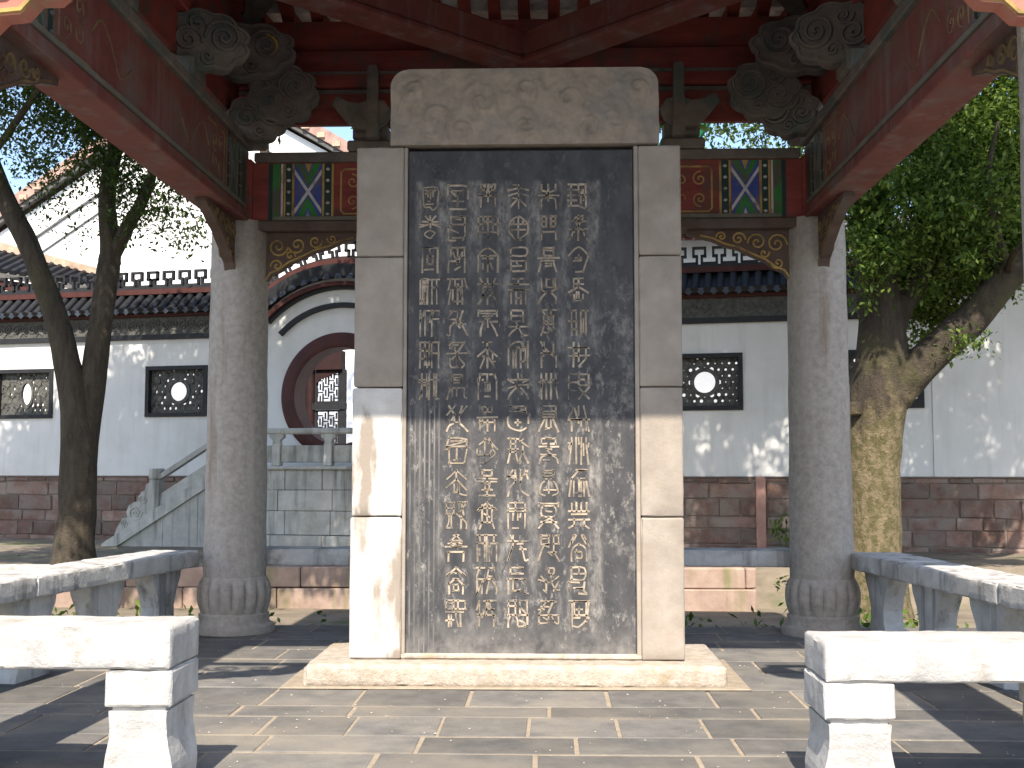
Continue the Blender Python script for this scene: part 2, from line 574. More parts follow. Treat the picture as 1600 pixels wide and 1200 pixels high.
# ================================================================ GROUND AND FLOOR
GZ = -0.36
g = MB()
N = 60
for i in range(N + 1):
    for j in range(N + 1):
        x = (i / N - .5)
        y = (j / N - .5)
        x = math.copysign(abs(x * 2) ** 2.6, x) * 900
        y = math.copysign(abs(y * 2) ** 2.6, y) * 900 + 4
        near = math.hypot(x, y - 4) < 40
        z = GZ + (.03 * mnoise.noise(Vector((x * .7, y * .7, 0))) if near else 0)
        g.v.append((x, y, z))
for i in range(N):
    for j in range(N):
        a = i * (N + 1) + j
        g.f.append((a, a + N + 1, a + N + 2, a + 1))
tag(g.build('ground', 'ground_earth', smooth=True), kind='structure')

fc = MB().box(-30, 30, -45, -2.92, GZ - .2, GZ + .06)  # unseen paving added to make the ground bounce greyer and dimmer
tag(fc.build('forecourt_bounce', 'forecourt_stone'), kind='structure')
floor = MB().box(-2.75, 2.75, -2.9, 2.03, GZ - .2, -.0025).build('pavilion_floor', 'mortar')
tag(floor, 'grey slate paving on pale mortar under the stele', kind='structure')
rows = [(-3.0 + .1, -2.45), (-2.45, -2.05), (-2.05, -1.72), (-1.72, -1.49), (-1.49, -1.245), (-1.245, -.99), (-.99, -.655), (-.655, -.455), (-.455, -.065), (-.065, .35), (.35, .72), (.72, 1.05), (1.05, 1.40), (1.40, 1.72), (1.72, 2.03)]
joints = {5: [-1.42, -.84, -.297, .246, .80, 1.36], 6: [-1.30, -.90, -.58, -.25, .075, .407, .727, 1.24], 7: [-1.60, -1.08, -.625, .154, .955, 1.42],
          8: [-1.55, -1.02, -.64, -.183, .397, .83, 1.185, 1.7], 4: [-1.0, -.42, .106, .646, 1.15]}
for ri, (y0, y1) in enumerate(rows):
    js = joints.get(ri)
    if not js:
        js, x = [], -2.75 + rnd.uniform(.2, .6)
        while x < 2.6:
            js.append(x)
            x += rnd.uniform(.38, .66)
    else:
        js = [-2.3 + rnd.uniform(-.1, .1), -1.85 + rnd.uniform(-.1, .1)][:2 if js[0] > -1.6 else 1] + js + [2.15 + rnd.uniform(-.1, .1)]
    xs = [-2.75] + js + [2.75]
    for x0, x1 in zip(xs[:-1], xs[1:]):
        if x1 - x0 < .05:
            continue
        gx, gy = rnd.uniform(.005, .010), rnd.uniform(.006, .012)
        t = rnd.uniform(-.0008, .0022)
        p = MB().box(x0 + gx, x1 - gx, y0 + gy, y1 - gy, -.10, t, bev=.003, jit=.0012)
        p.build('paving_slab', 'paver', floor)

# ================================================================ THE STELE
stele = thing('inscribed_stele', 'tall black stone stele with carved seal script in a tan stone frame', 'stele', (0, 0, 0))
b = MB()
nx, ny = 40, 3
b = rough_block(-.925, .925, -.065, .62, 0.0, .10, .03, .008, .018, 5)
base = b.build('plinth', 'base_stone', stele, smooth=True)
b = MB().box(-1.02, 1.02, -.10, .70, .0, .012, bev=.006, jit=.003)
b.build('mortar_bed', 'mortar', stele)
SY = .084
zs = [.101, .737, 1.324, 1.926, 2.44]
for sgn in (-1, 1):
    for k in range(4):
        z0, z1 = zs[k], zs[k + 1]

        def ox(z):
            return (-.748 + .02 * z / 2.44) if sgn < 0 else (.757 + .003 * z / 2.44)
        inner = -.514 if sgn < 0 else .566
        g_ = .0025
        off = rnd.uniform(-.004, .004)
        pl = [(ox(z0), z0 + g_), (inner, z0 + g_), (inner, z1 - g_), (ox(z1), z1 - g_)]
        bx0, bx1 = min(ox(z0), inner), max(ox(z0), inner)
        m_ = rough_block(bx0, bx1, SY + off, SY + .26, z0 + g_, z1 - g_, .05, .004, .007, k * 3 + sgn)
        m_.build('frame_block', 'pillar_pale' if (sgn < 0 and k < 2) else 'pillar_tan', stele, smooth=True)  # left stone is paler; its shaded upper blocks are painted the darker tan
# narrow tan fillet between frame and slab
for x0, x1 in ((-.5135, -.497), (.545, .5655)):
    MB().box(x0, x1, SY + .008, SY + .2, .101, 2.44, bev=.003).build('fillet', 'pillar_tan', stele)
slab = MB().box(-.496, .544, SY + .016, SY + .2, .102, 2.425, bev=.006).build('inscription_slab', 'stele_slate', stele)
MB().box(-.52, .57, SY + .006, SY + .19, .1005, .128, bev=.008, jit=.002).build('mortar_line', 'base_stone', stele)

# carved cap: rounded board with cloud and dragon relief as real height
cx0, cx1, cz0, cz1 = -.575, .66, 2.443, 2.80
NX, NZ = 170, 54
def cap_height(u, v):
    x, z = u * 1.235, v * .357
    h = 0.0
    for (sx, sz, r0, s_) in ((.2, .12, .10, 1), (.42, .20, .09, -1), (.82, .20, .09, 1), (1.03, .12, .10, -1), (.62, .25, .07, 1), (.62, .09, .08, -1), (.32, .07, .06, 1), (.92, .07, .06, -1), (.1, .25, .07, 1), (1.14, .25, .07, 1)):
        dx, dz = x - sx, z - sz
        r = math.hypot(dx, dz)
        if r < r0 * 1.25:
            ph = math.atan2(dz, dx) * s_ + r / r0 * 9
            h += .011 * max(0, math.cos(ph)) * (1 - (r / (r0 * 1.25)) ** 2)
            h += .008 * (1 - (r / (r0 * 1.25)) ** 2)
    h += .016 * max(0, mnoise.noise(Vector((x * 11, z * 11, 3))))
    h += .006 * mnoise.noise(Vector((x * 34, z * 34, 7)))
    e = min(u, 1 - u) * 1.235
    e2 = min(v, 1 - v) * .357
    return 1.15 * h * min(1, e / .05) * min(1, e2 / .035)
vs, fs = [], []
rc = .085
for j in range(NZ + 1):
    v = j / NZ
    z = cz0 + v * (cz1 - cz0)
    zz = cz1 - z
    inset = 0.0
    if zz < rc:
        inset = (rc - math.sqrt(max(0, rc * rc - (rc - zz) ** 2))) * 1.0
    for i in range(NX + 1):
        u = i / NX
        x = cx0 + inset + u * (cx1 - cx0 - 2 * inset)
        x += .006 * mnoise.noise(Vector((z * 9, u * 2, 1)))
        vs.append((x, SY - .02 - cap_height(u, v), z))
M1 = len(vs)
W = NX + 1
for j in range(NZ):
    for i in range(NX):
        a = j * W + i
        fs.append((a, a + 1, a + W + 1, a + W))
border = [i for i in range(W)] + [j * W + NX for j in range(1, NZ + 1)] + [NZ * W + i for i in range(NX - 1, -1, -1)] + [j * W for j in range(NZ - 1, 0, -1)]
bk = [(vs[i][0], SY + .25, vs[i][2]) for i in border]
vs += bk
nb = len(border)
for k in range(nb):
    fs.append((border[k], M1 + k, M1 + (k + 1) % nb, border[(k + 1) % nb]))
fs.append(tuple(M1 + k for k in range(nb)))
cap = MB().add(vs, fs).build('carved_cap', 'cap_sandstone', stele, smooth=True)

# the characters: columns right to left, strokes on a 0-8 by 0-9 grid (x then y, y down)
GLY = [
 ["0030 1018 0232 0434 0636 0838 4070 4044 4474 7079 5265 5257 6266 4879", "2160 2144 6144 4049 0585 1242 4272 2526 2518 1809 6566 6678 7889", "034083 83847669 6939 2555 4345 3454", "2060 4042 2262 2024 0543 4385 2628 2868 6866 4547 3537", "1019 1030 3034 0434 3539 1737 5059 7079 5080 6368", "0282 2029 2272 7276 764959 4445 2444 4047 0585", "0009 0030 0333 4080 8084 4484 4044 4589 8549 4262 0636", "2004 2046 6089 0585 1519 1555 5557 7579 4043", "10120304 1209 3039 5059 4042 7072 8382 7289 0212 6266", "7040 402213 1309 2429 3070 4349 5459 6469 7489 4363 3858", "1013 3033 5053 7073 0383 1474 0686 2628 2809 6668 6889", "20301312 2004 60507372 6084 43241619 43647679 36565838 3536", "10606414 1014 2262 4042 0545 65687949 2757 050807 3757", "0080 1119 2070 2025 7075 2575 4245 3353 8077 864929 2646"],
 ["1012 124334 7072 724334 4046 0484 251619 2565 657679", "1014 1030 3034 1434 5054 5070 7074 5474 1232 5272 1619 1676 7679", "2060 2023 6063 2363 0484 2161 1516 1609 2565 6679 3656 3757", "10131435 5030 3033 3363 6050 6063 70738355 351709 557779", "1030 1032 5070 5052 2262 2225 6265 2565 4245 2444 2619 6679 28484668", "2024 6064 2464 1034 1444 151619 757679 1525 6575 2265", "1014 0323 1408 3039 5059 7074 6383 7489 1419 1243 7252", "1070 1014 7074 1474 1272 2509 3538 5558 6589 3858 1373", "1070 1012 7072 1232 5272 3303 5383 3454 3050 3456 1676 461709 467789 2848", "2060 2022 6062 2262 2161 3353 24150829 64758869 4348 2747 5777", "0080 0001 8081 21121425 61727465 2161 2565 3353 1777 4627 46 2709 6789 4567", "1040 10132343 4043 432409 3444 4657 6080 6063 8083 6383 6366 6689 5676 1131", "40606242 4042 5253 1335 0445 3438 2839 8355 5578 7888 8568", "1050 3005 1242 0323 5070 6044 0585 0508 0848 4548 5567 67788885 2647"],
 ["4102 4182 4304 4384 4049 4518 4578 2030 2535", "40210306173949 40618386774959 4049 1373 1575 2223 6263", "10707313 1013 15 1519 1979 7975 3547 2757 1575", "2060 0282 4042 2242 0484 1519 7579 3539 5559 2464 3757", "1060 1014 6064 1464 1262 0686 3446 461809 4669 6989", "0208 0230 30506263 2232 2229 3239 5259 4272 7277 5777 8089 2535", "4042 12324272 0223 8263 0544344484 8485 351709 557789", "1070 1072 7072 1272 2161 0406185978 8684 4547 3656", "0040 1015 3035 1232 1535 1509 3549 6051 5183 6365 6549 6589 0444", "0002 0233 2003 3034 341609 5054 8062 6254 7083 545789 1222", "0070 0003 7073 0373 0272 3033 0409 4446 2426 7479 5455 2949", "2022 5052 0282 1022 2309 2424 241609 54657989 5575 4363", "1060 1012 1242 5060 4262 0409 0474 7479 2428 2858 4858 3444 7989", "0030 0005 3035 0232 0535 150709 354749 5080 5055 8085 5285 5585 577879 8588 4979"],
 ["1012 3032 1232 5052 7072 5272 2044 6044 0484 151618 757678 0424 6484 4046", "0080 0007 8087 2025 6065 0323 6383 4048 2858 1636 5676 2262", "4021030409 4061838489 1343 2464 4446 2628 4449 5668 4373", "1022 7062 0282 2363 2226 6266 2666 4049 261809 667789 2464", "0080 0002 8082 1171 2262 4246 241719 547789 0424 6484 3353", "2060 4049 4205 4285 3519 4579 6777 3040 2535 6466", "1030 100302 0209 5070 7082 8289 2222 3353 3336 5356 3656 3858 4042 4446", "2022 6062 2262 4042 0484 1676 2526 151619 4549 757679 3050", "4012 4084 3036 04063656 5063 5664 64757639 3929", "2060 2022 6062 2262 0333 5383 0484 3437 5457 2767 1979 4749 3555", "400312 408372 2127 6167 4147 2767 2719 6779 1272 3455", "0080 1012 3032 0309 0333 3339 5359 5383 8389 1517 4049 6567 7072", "0030 100304 1434 050809 3409 2529 5070 5044 7084 4474 5549 648789 5363", "1003 1115 0525 1519 4045 3080 5043 4373 7363 5076 4575 7579 2634"],
 ["0060608185 1262 1234 4348 2666 1979 6264 0004 3353", "2060 101304 4313 5070 7073 5373 1546 04080939 7376 7769 2868 3151", "1070 1013 7073 4046 2246 6246 050809 1545 747879 3857 3463", "0020 1004 3060 3033 6063 3363 1409 2428 4449 6469 2868 7083 4266", "1040 2003 4043 0343 25161909 2543 60535489 3456 4575", "1070 1044 7044 1141 0484 264549 16182949 69785645 4548 1232", "2060 2023 6063 2363 2161 2262 1575 151609 2528 4548 757889", "1033 3003 6053 8053 33361709 5356 567889 3646 2533", "10608103 1003 8183 0383 2161 0414 1419 1979 7984 4448 3848", "4003 4083 4306 4387 3538 3848 5558 555889 4043", "0030 0004 3034 0434 0232 5080 5054 8054 6074 141709 2429 6569 448789 0929", "4022 4062 22622464 2223 0484 3050 1619 16767679 1363", "400312 408372 2242 3232 3454 1915164476 7679 3656 3638 5658 3858", "0080 0003 8083 0383 3033 5053 0474 1519 2529 444659 6569 0737 1131"],
 ["117176785948281711 2333 3234 5254 4345 2757 3646 2262", "2042 6042 0323 8363 4044 1242 4272 0433 8453 45262748576645", "1070 1019 7079 2050 3353 3436 5456 3656 4143 2858", "0020 2029 0009 1019 3039 1232 2529 5059 7079 5373 4080 0828", "2004 2029 0222 0009 6044 5059 5080 5383 3040", "0040 0009 2028 4048 0343 0646 5059 5080 8089 5484 2239", "1018 0222 3038 0343 4049 6068 5282 7079 1609 6889 2444"],
]
colx = [.291, .154, .015, -.125, -.264, -.392]
for ci, colg in enumerate(GLY):
    for ri, gl in enumerate(colg):
        zc = 2.205 - .1462 * ri
        xc = colx[ci] - (.004 * ri / 13)
        w, h = rnd.uniform(.084, .092), rnd.uniform(.108, .116)
        c = MB()
        for st in gl.split():
            pts = []
            for k in range(0, len(st) - 1, 2):
                px, py = int(st[k]), int(st[k + 1])
                pts.append(((px / 8 - .5) * w + rnd.uniform(-.0015, .0015), (.5 - py / 9) * h + rnd.uniform(-.0015, .0015)))
            if len(pts) < 2:
                continue
            c.ribbon(smooth_line(pts), rnd.uniform(.0085, .0125), 0, .0022)
        c.build('character', 'carved_tan', slab, loc=(xc, SY + .0155, zc), fix=False)

# ================================================================ THE PAVILION
pav = thing('stele_pavilion', 'square open pavilion with stone columns, painted lintels and red roof timbers around the stele', 'pavilion')
CB = 1.725
COLS = [(-1.708, CB), (1.738, CB), (-1.76, -CB), (1.765, -CB)]


def petal(a, z):
    if .13 < z < .30:
        return 1 + .13 * (abs(math.cos(8 * a)) ** .5 - .75) * math.sin((z - .12) / .19 * PI) ** .5
    return 1


for i, (cx, cy) in enumerate(COLS):
    top = 2.43 if i < 2 else 3.284
    sh = MB()
    prof = []
    for k in range(15):
        z = .325 + (top - .325) * k / 14
        prof.append((.183 - .016 * (k / 14) + .002 * math.sin(k * 2.1), z))
    sh.lathe(prof, 32, fn=lambda a, z: 1 + .006 * mnoise.noise(Vector((math.cos(a) * 2, math.sin(a) * 2, z * 3))))
    c = sh.build('column', 'column_granite', pav, smooth=True, loc=(cx, cy, 0))
    bs = MB().lathe([(.235, .002), (.237, .02), (.235, .045), (.207, .06), (.203, .085), (.205, .108), (.192, .118), (.196, .135), (.203, .16), (.208, .19), (.210, .22), (.209, .25), (.205, .275), (.199, .297), (.190, .315), (.183, .325), (.17, .327)], 96, fn=petal)
    bs.build('column_base', 'column_granite', c, smooth=True)

def lintel(name, L, zb, zt, M, faded, inner_post=.15, queti=True, both=False):
    """A painted lintel of half-length L along local x, its painted face towards local -y; M places it."""
    rd = 'red_faded' if faded else 'red_paint'
    gd = 'gold_dull' if faded else 'gold_paint'
    root = MB().box(-1.63, 1.63, -.085, .085, zb + .06, zt - .06, M).build(name, rd, pav)
    MB().box(-1.62, 1.62, -.10, .10, zb, zb + .0595, M, bev=.006).build('bottom_rail', 'red_faded' if faded else 'brown_wood', root)
    MB().box(-1.62, 1.62, -.115, .115, zt - .0595, zt, M, bev=.008).build('top_plate', 'bracket_wood', root)
    z0, z1 = zb + .065, zt - .065
    H = z1 - z0
    zm = (z0 + z1) / 2
    Y = -.085
    MB().box(-1.5, 1.5, Y - .022, Y + .002, zb + .0605, zb + .082, M).build('trim_bar', 'trim_olive', root)

    def pane(mb, x0, x1, za, zc, t=.003):
        mb.box(x0, x1, Y - t, Y + .002, za, zc, M)
    for sg in (-1, 1):
        gold, white, green, blue = MB(), MB(), MB(), MB()
        def X(d):
            return sg * (L + .15 - d)
        def rect(mb, d0, d1, za=z0, zc=z1, t=.003):
            a, b_ = sorted((X(d0), X(d1)))
            pane(mb, a, b_, za, zc, t)
        rect(green, .19, .235)
        d_ = MB()
        rect(d_, .165, .19)
        d_.build('dark_band', 'teal_dark', root)
        rect(white, .24, .252)
        for d0, d1 in ((.257, .268), (.306, .320), (.487, .50), (.543, .556)):
            rect(gold, d0, d1)
        for d0, d1 in ((.269, .305), (.501, .542)):
            d_ = MB()
            rect(d_, d0, d1)
            d_.build('bead_strip', 'teal_dark', root)
            for k in range(5):
                zc = z0 + H * (k + .5) / 5
                a = X((d0 + d1) / 2)
                bead = MB().lathe([(.0005, -.010), (.009, -.006), (.0125, 0), (.009, .006), (.0005, .010)], 8, M @ TR(a, Y - .006, zc))
                bead.build('bead', 'grey_faded' if faded else 'white_paint', root, smooth=True)
        # X motif between the bead strips
        xa, xb = sorted((X(.323), X(.484)))
        xm = (xa + xb) / 2
        pane(blue, xa, xb, z0, z1, .002)
        for vz in (-1, 1):
            zf = zm + vz * H / 2
            poly = [(xa + .005, zf), (xm, zm + vz * .03), (xb - .005, zf), (xb - .045, zf), (xm, zm + vz * .095), (xa + .045, zf)]
            green.prism(poly, Y - .0035, Y + .001, 'xz', M)
            poly2 = [(xa + .06, zf), (xm, zm + vz * .115), (xb - .06, zf)]
            (white if vz < 0 else gold).prism(poly2, Y - .004, Y + .001, 'xz', M)
        for s2 in (-1, 1):
            p = [(xa, zm - s2 * H / 2 + s2 * .03), (xa + .014, zm - s2 * H / 2 + s2 * .005), (xm + .012, zm), (xb, zm + s2 * H / 2 - s2 * .03), (xb - .014, zm + s2 * H / 2 - s2 * .005), (xm - .012, zm)]
            t = .006 + .001 * (s2 > 0)
            white.prism([(xa, zm - s2 * (H / 2 - .05)), (xa, zm - s2 * (H / 2 - .085)), (xm, zm + s2 * .018), (xb, zm + s2 * (H / 2 - .05)), (xb, zm + s2 * (H / 2 - .085)), (xm, zm - s2 * .018)][:0] or
                        [(xa, zm - s2 * (H / 2 - .035)), (xb, zm + s2 * (H / 2 - .065)), (xb, zm + s2 * (H / 2 - .035)), (xa, zm - s2 * (H / 2 - .065))], Y - t, Y + .001, 'xz', M)
        # gold scroll frame on the red field
        fx = X(.60)
        e = -sg
        fr = [(fx, z0 + .04), (fx, z1 - .04)]
        gold.ribbon([(fx + e * .30, z1 - .035), (fx + e * .02, z1 - .035), (fx, z1 - .055), (fx, z0 + .055), (fx + e * .02, z0 + .035), (fx + e * .30, z0 + .035)], .014, Y, .004, M)
        for vz in (-1, 1):
            gold.ribbon(spiral(fx + e * .07, zm + vz * .06, .045, 1.3, PI / 2 * vz, sg * vz), .010, Y, .004, M)
            gold.ribbon(spiral(fx + e * .18, zm + vz * .05, .05, 1.2, -PI / 2 * vz, -sg * vz), .010, Y, .004, M)
        gold.ribbon(smooth_line([(fx + e * .3, zm), (fx + e * .4, zm + .09), (fx + e * .52, zm + .02), (fx + e * .62, zm - .08), (fx + e * .75, zm)]), .010, Y, .004, M)
        gold.build('gold_scrollwork', gd, root)
        white.build('white_band', 'grey_faded' if faded else 'white_paint', root)
        green.build('green_band', 'green_faded' if faded else 'green_paint', root)
        blue.build('blue_field', 'trim_olive' if faded else 'blue_paint', root)
    if queti:
        for sg in (-1, 1):
            q = MB()
            x0 = sg * (L + .01)
            pts = [(0, 0), (.60, 0), (.60, -.025), (.52, -.045), (.45, -.062), (.38, -.095), (.30, -.115), (.22, -.155), (.14, -.19), (.08, -.235), (.03, -.255), (0, -.30)]
            poly = [(x0 - sg * a, zb - .001 + z) for a, z in pts]
            q.prism(poly, -.03, .03, 'xz', M)
            qo = q.build('spandrel_bracket', 'brown_wood', root)
            gq = MB()
            edge = [(x0 - sg * a, zb + z + .012) for a, z in pts[3:]]
            gq.ribbon(edge, .014, -.03, .005, M)
            for (a, z, r, tn, a0, s2) in ((.075, -.085, .062, 1.5, 0, 1), (.19, -.075, .055, 1.4, PI, -1), (.30, -.055, .042, 1.3, 0, 1), (.40, -.04, .03, 1.2, PI, -1), (.07, -.20, .038, 1.2, PI, 1), (.15, -.14, .03, 1, 0, -1)):
                gq.ribbon(spiral(x0 - sg * a, zb + z, r, tn, a0, s2 * sg), .013, -.03, .008, M)
                gq.ribbon(spiral(x0 - sg * a, zb + z, r, tn, a0, s2 * sg), .013, -.03, .008, M @ Matrix.Scale(-1, 4, (0, 1, 0)))
            gq.build('gold_carving', gd, qo)
    return root


lintel('lintel', 1.55, 2.37, 2.84, TR(.015, CB, 0), False)
lintel('lintel', 1.55, 2.42, 2.905, TR(-1.725, 0, 0, rz=R(90)), True)
lintel('lintel', 1.55, 2.42, 2.905, TR(1.745, 0, 0, rz=R(-90)), True)
# front spandrels only: large carved boards on the front columns
for sg, cx in ((-1, -1.76), (1, 1.765)):
    q = MB()
    x0 = cx - sg * .15
    pts = [(0, 2.80), (.78, 2.80), (.80, 2.76)]
    low = [(.54, 2.62), (.53, 2.55), (.50, 2.50), (.49, 2.45), (.42, 2.385), (.36, 2.385), (.31, 2.335), (.25, 2.335), (.21, 2.29), (.15, 2.285), (.11, 2.245), (.0, 2.235)]
    up_ = [(max(0, a - .10), min(2.79, z + .115)) for a, z in low]
    up_[-1] = (0, 2.36)
    for (p0, p1, u0, u1) in zip(low[:-1], low[1:], up_[:-1], up_[1:]):
        poly = [p0, p1, u1, u0]
        q.prism([(x0 - sg * a, z) for a, z in poly], -CB - .20, -CB - .13, 'xz')
    q.box(min(x0, x0 - sg * .50), max(x0, x0 - sg * .50), -CB - .195, -CB - .135, 2.715, 2.745)
    qo = q.build('front_spandrel', 'pink_paint', pav)
    gq = MB()
    gq.ribbon([(x0 - sg * a, z + .014) for a, z in low], .022, -CB - .20, .008)
    for (a, z, r, tn, a0, s2) in ((.13, 2.42, .09, 1.6, 0, 1), (.33, 2.48, .08, 1.5, PI, -1), (.44, 2.60, .06, 1.4, 0, 1), (.12, 2.62, .09, 1.5, PI, -1), (.30, 2.64, .07, 1.4, 0, 1), (.24, 2.38, .04, 1.2, 0, -1)):
        gq.ribbon(spiral(x0 - sg * a, z, r, tn, a0, s2 * sg), .017, -CB - .20, .014)
    gq.build('gold_carving', 'gold_paint', qo)

# posts over the columns, bracket blocks, purlins
for i, (cx, cy) in enumerate(COLS[:2]):
    MB().box(cx - .095, cx + .095, cy - .118, cy + .06, 2.431, 2.80, bev=.008).build('column_head', 'red_paint', pav)
    MB().box(cx - .14, cx + .14, cy - .12, cy + .12, 2.906, 3.03, bev=.02).build('bracket_block', 'bracket_wood', pav)
for nm, x0, x1, y0, y1, z0, z1, mt in (
        ('purlin_board', -1.85, 1.85, CB - .03, CB + .03, 3.03, 3.245, 'red_paint'), ('purlin', -1.95, 1.95, CB - .085, CB + .085, 3.246, 3.47, 'red_paint'),
        ('purlin', -1.95, 1.95, -CB - .085, -CB + .085, 3.285, 3.47, 'red_paint')):
    MB().box(x0, x1, y0, y1, z0, z1, bev=.008).build(nm, mt, pav)
MB().box(-1.85, 1.85, CB - .045, CB - .031, 3.215, 3.238).build('purlin_moulding', 'bracket_wood', pav)
MB().box(-1.93, 1.93, CB - .10, CB - .086, 3.315, 3.332).build('purlin_moulding', 'bracket_wood', pav)
for sx in (-1, 1):
    MB().box(sx * 1.735 - .03, sx * 1.735 + .03, -1.63, 1.63, 3.03, 3.245).build('purlin_board', 'red_paint', pav)
    MB().box(sx * 1.735 - .085, sx * 1.735 + .085, -1.64, 1.64, 3.246, 3.472, bev=.008).build('purlin', 'red_paint', pav)

for x0, x1, y0, y1 in ((-1.95, 1.95, CB - .06, CB + .06), (-1.795, -1.675, -1.66, 1.66), (1.675, 1.795, -1.66, 1.66)):
    MB().box(x0, x1, y0, y1, 3.4725, 3.655).build('rafter_sill', 'red_paint', pav)

# diagonal tie beams across the corners
for (ax, ay, bx, by) in ((0, 1.66, -1.66, 0), (0, 1.66, 1.66, 0), (0, -1.66, -1.66, 0), (0, -1.66, 1.66, 0)):
    L = math.hypot(bx - ax, by - ay)
    M = TR(ax, ay, 0, rz=math.atan2(by - ay, bx - ax))
    t = MB().box(-.05 if bx > 0 else .06, L + .05, -.10, .10, 3.335, 3.385, M, bev=.015).build('tie_beam', 'red_faded', pav)
    MB().box(-.05 if bx > 0 else .06, L + .05, -.085, .085, 3.386, 3.54, M, bev=.012).build('beam_upper', 'red_faded', t)

# carved cloud brackets
def cloud_outline(w, h, n, lob, ph=0.0):
    return [(w * math.cos(a) * (1 + .13 * abs(math.sin(lob * a + ph)) - .05), h * math.sin(a) * (1 + .13 * abs(math.sin(lob * a + ph)) - .05)) for a in [2 * PI * k / n for k in range(n)]]


def cloud_bracket(w, h, M, sg, tip=True):
    q = MB()
    q.prism(cloud_outline(w, h, 64, 4.5), -.045, .045, 'xz', M)
    o = q.build('cloud_bracket', 'bracket_wood', pav)
    rl, gd = MB(), MB()
    rl.ribbon(spiral(sg * w * .42, h * .12, min(w, h) * .62, 2.1, PI, -sg, 30, .1), .018, -.045, .022, M)
    rl.ribbon(spiral(-sg * w * .40, -h * .1, min(w, h) * .5, 1.6, 0, sg, 26, .1), .016, -.045, .020, M)
    rl.ribbon(spiral(-sg * w * .2, h * .5, min(w, h) * .32, 1.4, 0, sg, 20, .1), .014, -.045, .018, M)
    rl.ribbon(spiral(sg * w * .05, -h * .6, min(w, h) * .28, 1.4, 0, -sg, 20, .1), .014, -.045, .018, M)
    rl.ribbon([(p[0] * .93, p[1] * .93) for p in cloud_outline(w, h, 64, 4.5)] , .016, -.045, .014, M)
    rl.build('scroll_relief', 'bracket_wood', o, smooth=True)
    if tip:
        gd.ribbon([(sg * w * .42 + sg * min(w, h) * .40 * math.cos(a), h * .12 + min(w, h) * .40 * math.sin(a)) for a in [R(-70 + 14 * k) if sg > 0 else R(-70 + 14 * k) for k in range(11)]], .022, -.047, .014, M)
        gd.build('gilded_curl', 'gold_paint', o, smooth=True)
    return o


for sg in (-1, 1):
    c = -sg       # brackets curl towards the middle
    cloud_bracket(.27, .155, TR(sg * 1.58, 1.30, 3.335, rz=R(-16 * sg), ry=R(-8 * c)), c, tip=sg < 0)
    cloud_bracket(.20, .165, TR(sg * 1.40, 1.46, 3.13, rz=R(-10 * sg), ry=R(-14 * c)), c, tip=False)
    cloud_bracket(.17, .13, TR(sg * 1.55, 1.45, 2.99, rz=R(-20 * sg)), c, tip=False)
    for yy in (.55, -.45):
        cloud_bracket(.22, .15, TR(sg * 1.60, yy, 3.12, rz=R(-25 * sg)), c, tip=False)
        MB().box(sg * 1.735 - .12, sg * 1.735 + .12, yy - .12, yy + .12, 2.907, 3.028, bev=.02).build('bracket_block', 'bracket_wood', pav)
    # intermediate bracket beside the stele cap
    mx = .015 + sg * .93
    q = MB()
    q.box(mx - .13, mx + .13, CB - .13, CB + .11, 2.842, 2.905, bev=.01)
    q.box(mx - .105, mx + .105, CB - .10, CB + .10, 2.906, 3.03, bev=.025)
    o = q.build('bracket_block', 'bracket_wood', pav)
    q = MB()
    q.prism([(-.035, 2.90), (.035, 2.90), (.032, 3.20), (.030, 3.315), (.022, 3.335), (-.022, 3.335), (-.030, 3.315), (-.032, 3.20)], -.20, -.135, 'xz', TR(mx - sg * .03, CB, 0))
    q.build('bracket_arm', 'bracket_wood', o)
    q = MB()
    q.prism([(-.13, 3.0), (-.05, 2.95), (.06, 2.96), (.12, 3.02), (.19, 3.10), (.165, 3.155), (.10, 3.12), (.03, 3.11), (-.05, 3.14), (-.12, 3.12), (-.16, 3.06)], -.195, -.14, 'xz', TR(mx + sg * .02, CB + .012, 0) @ Matrix.Scale(sg, 4, (1, 0, 0)))
    q.build('bracket_wing', 'bracket_wood', o)

# roof: boards, rafters, hips, tiles
def roofz(a):
    pr = [(0, 5.35), (.35, 4.85), (.9, 4.28), (1.4, 3.86), (1.75, 3.66), (2.12, 3.70)]
    a = abs(a)
    for (a0, z0), (a1, z1) in zip(pr[:-1], pr[1:]):
        if a <= a1:
            return z0 + (z1 - z0) * (a - a0) / (a1 - a0)
    return pr[-1][1]


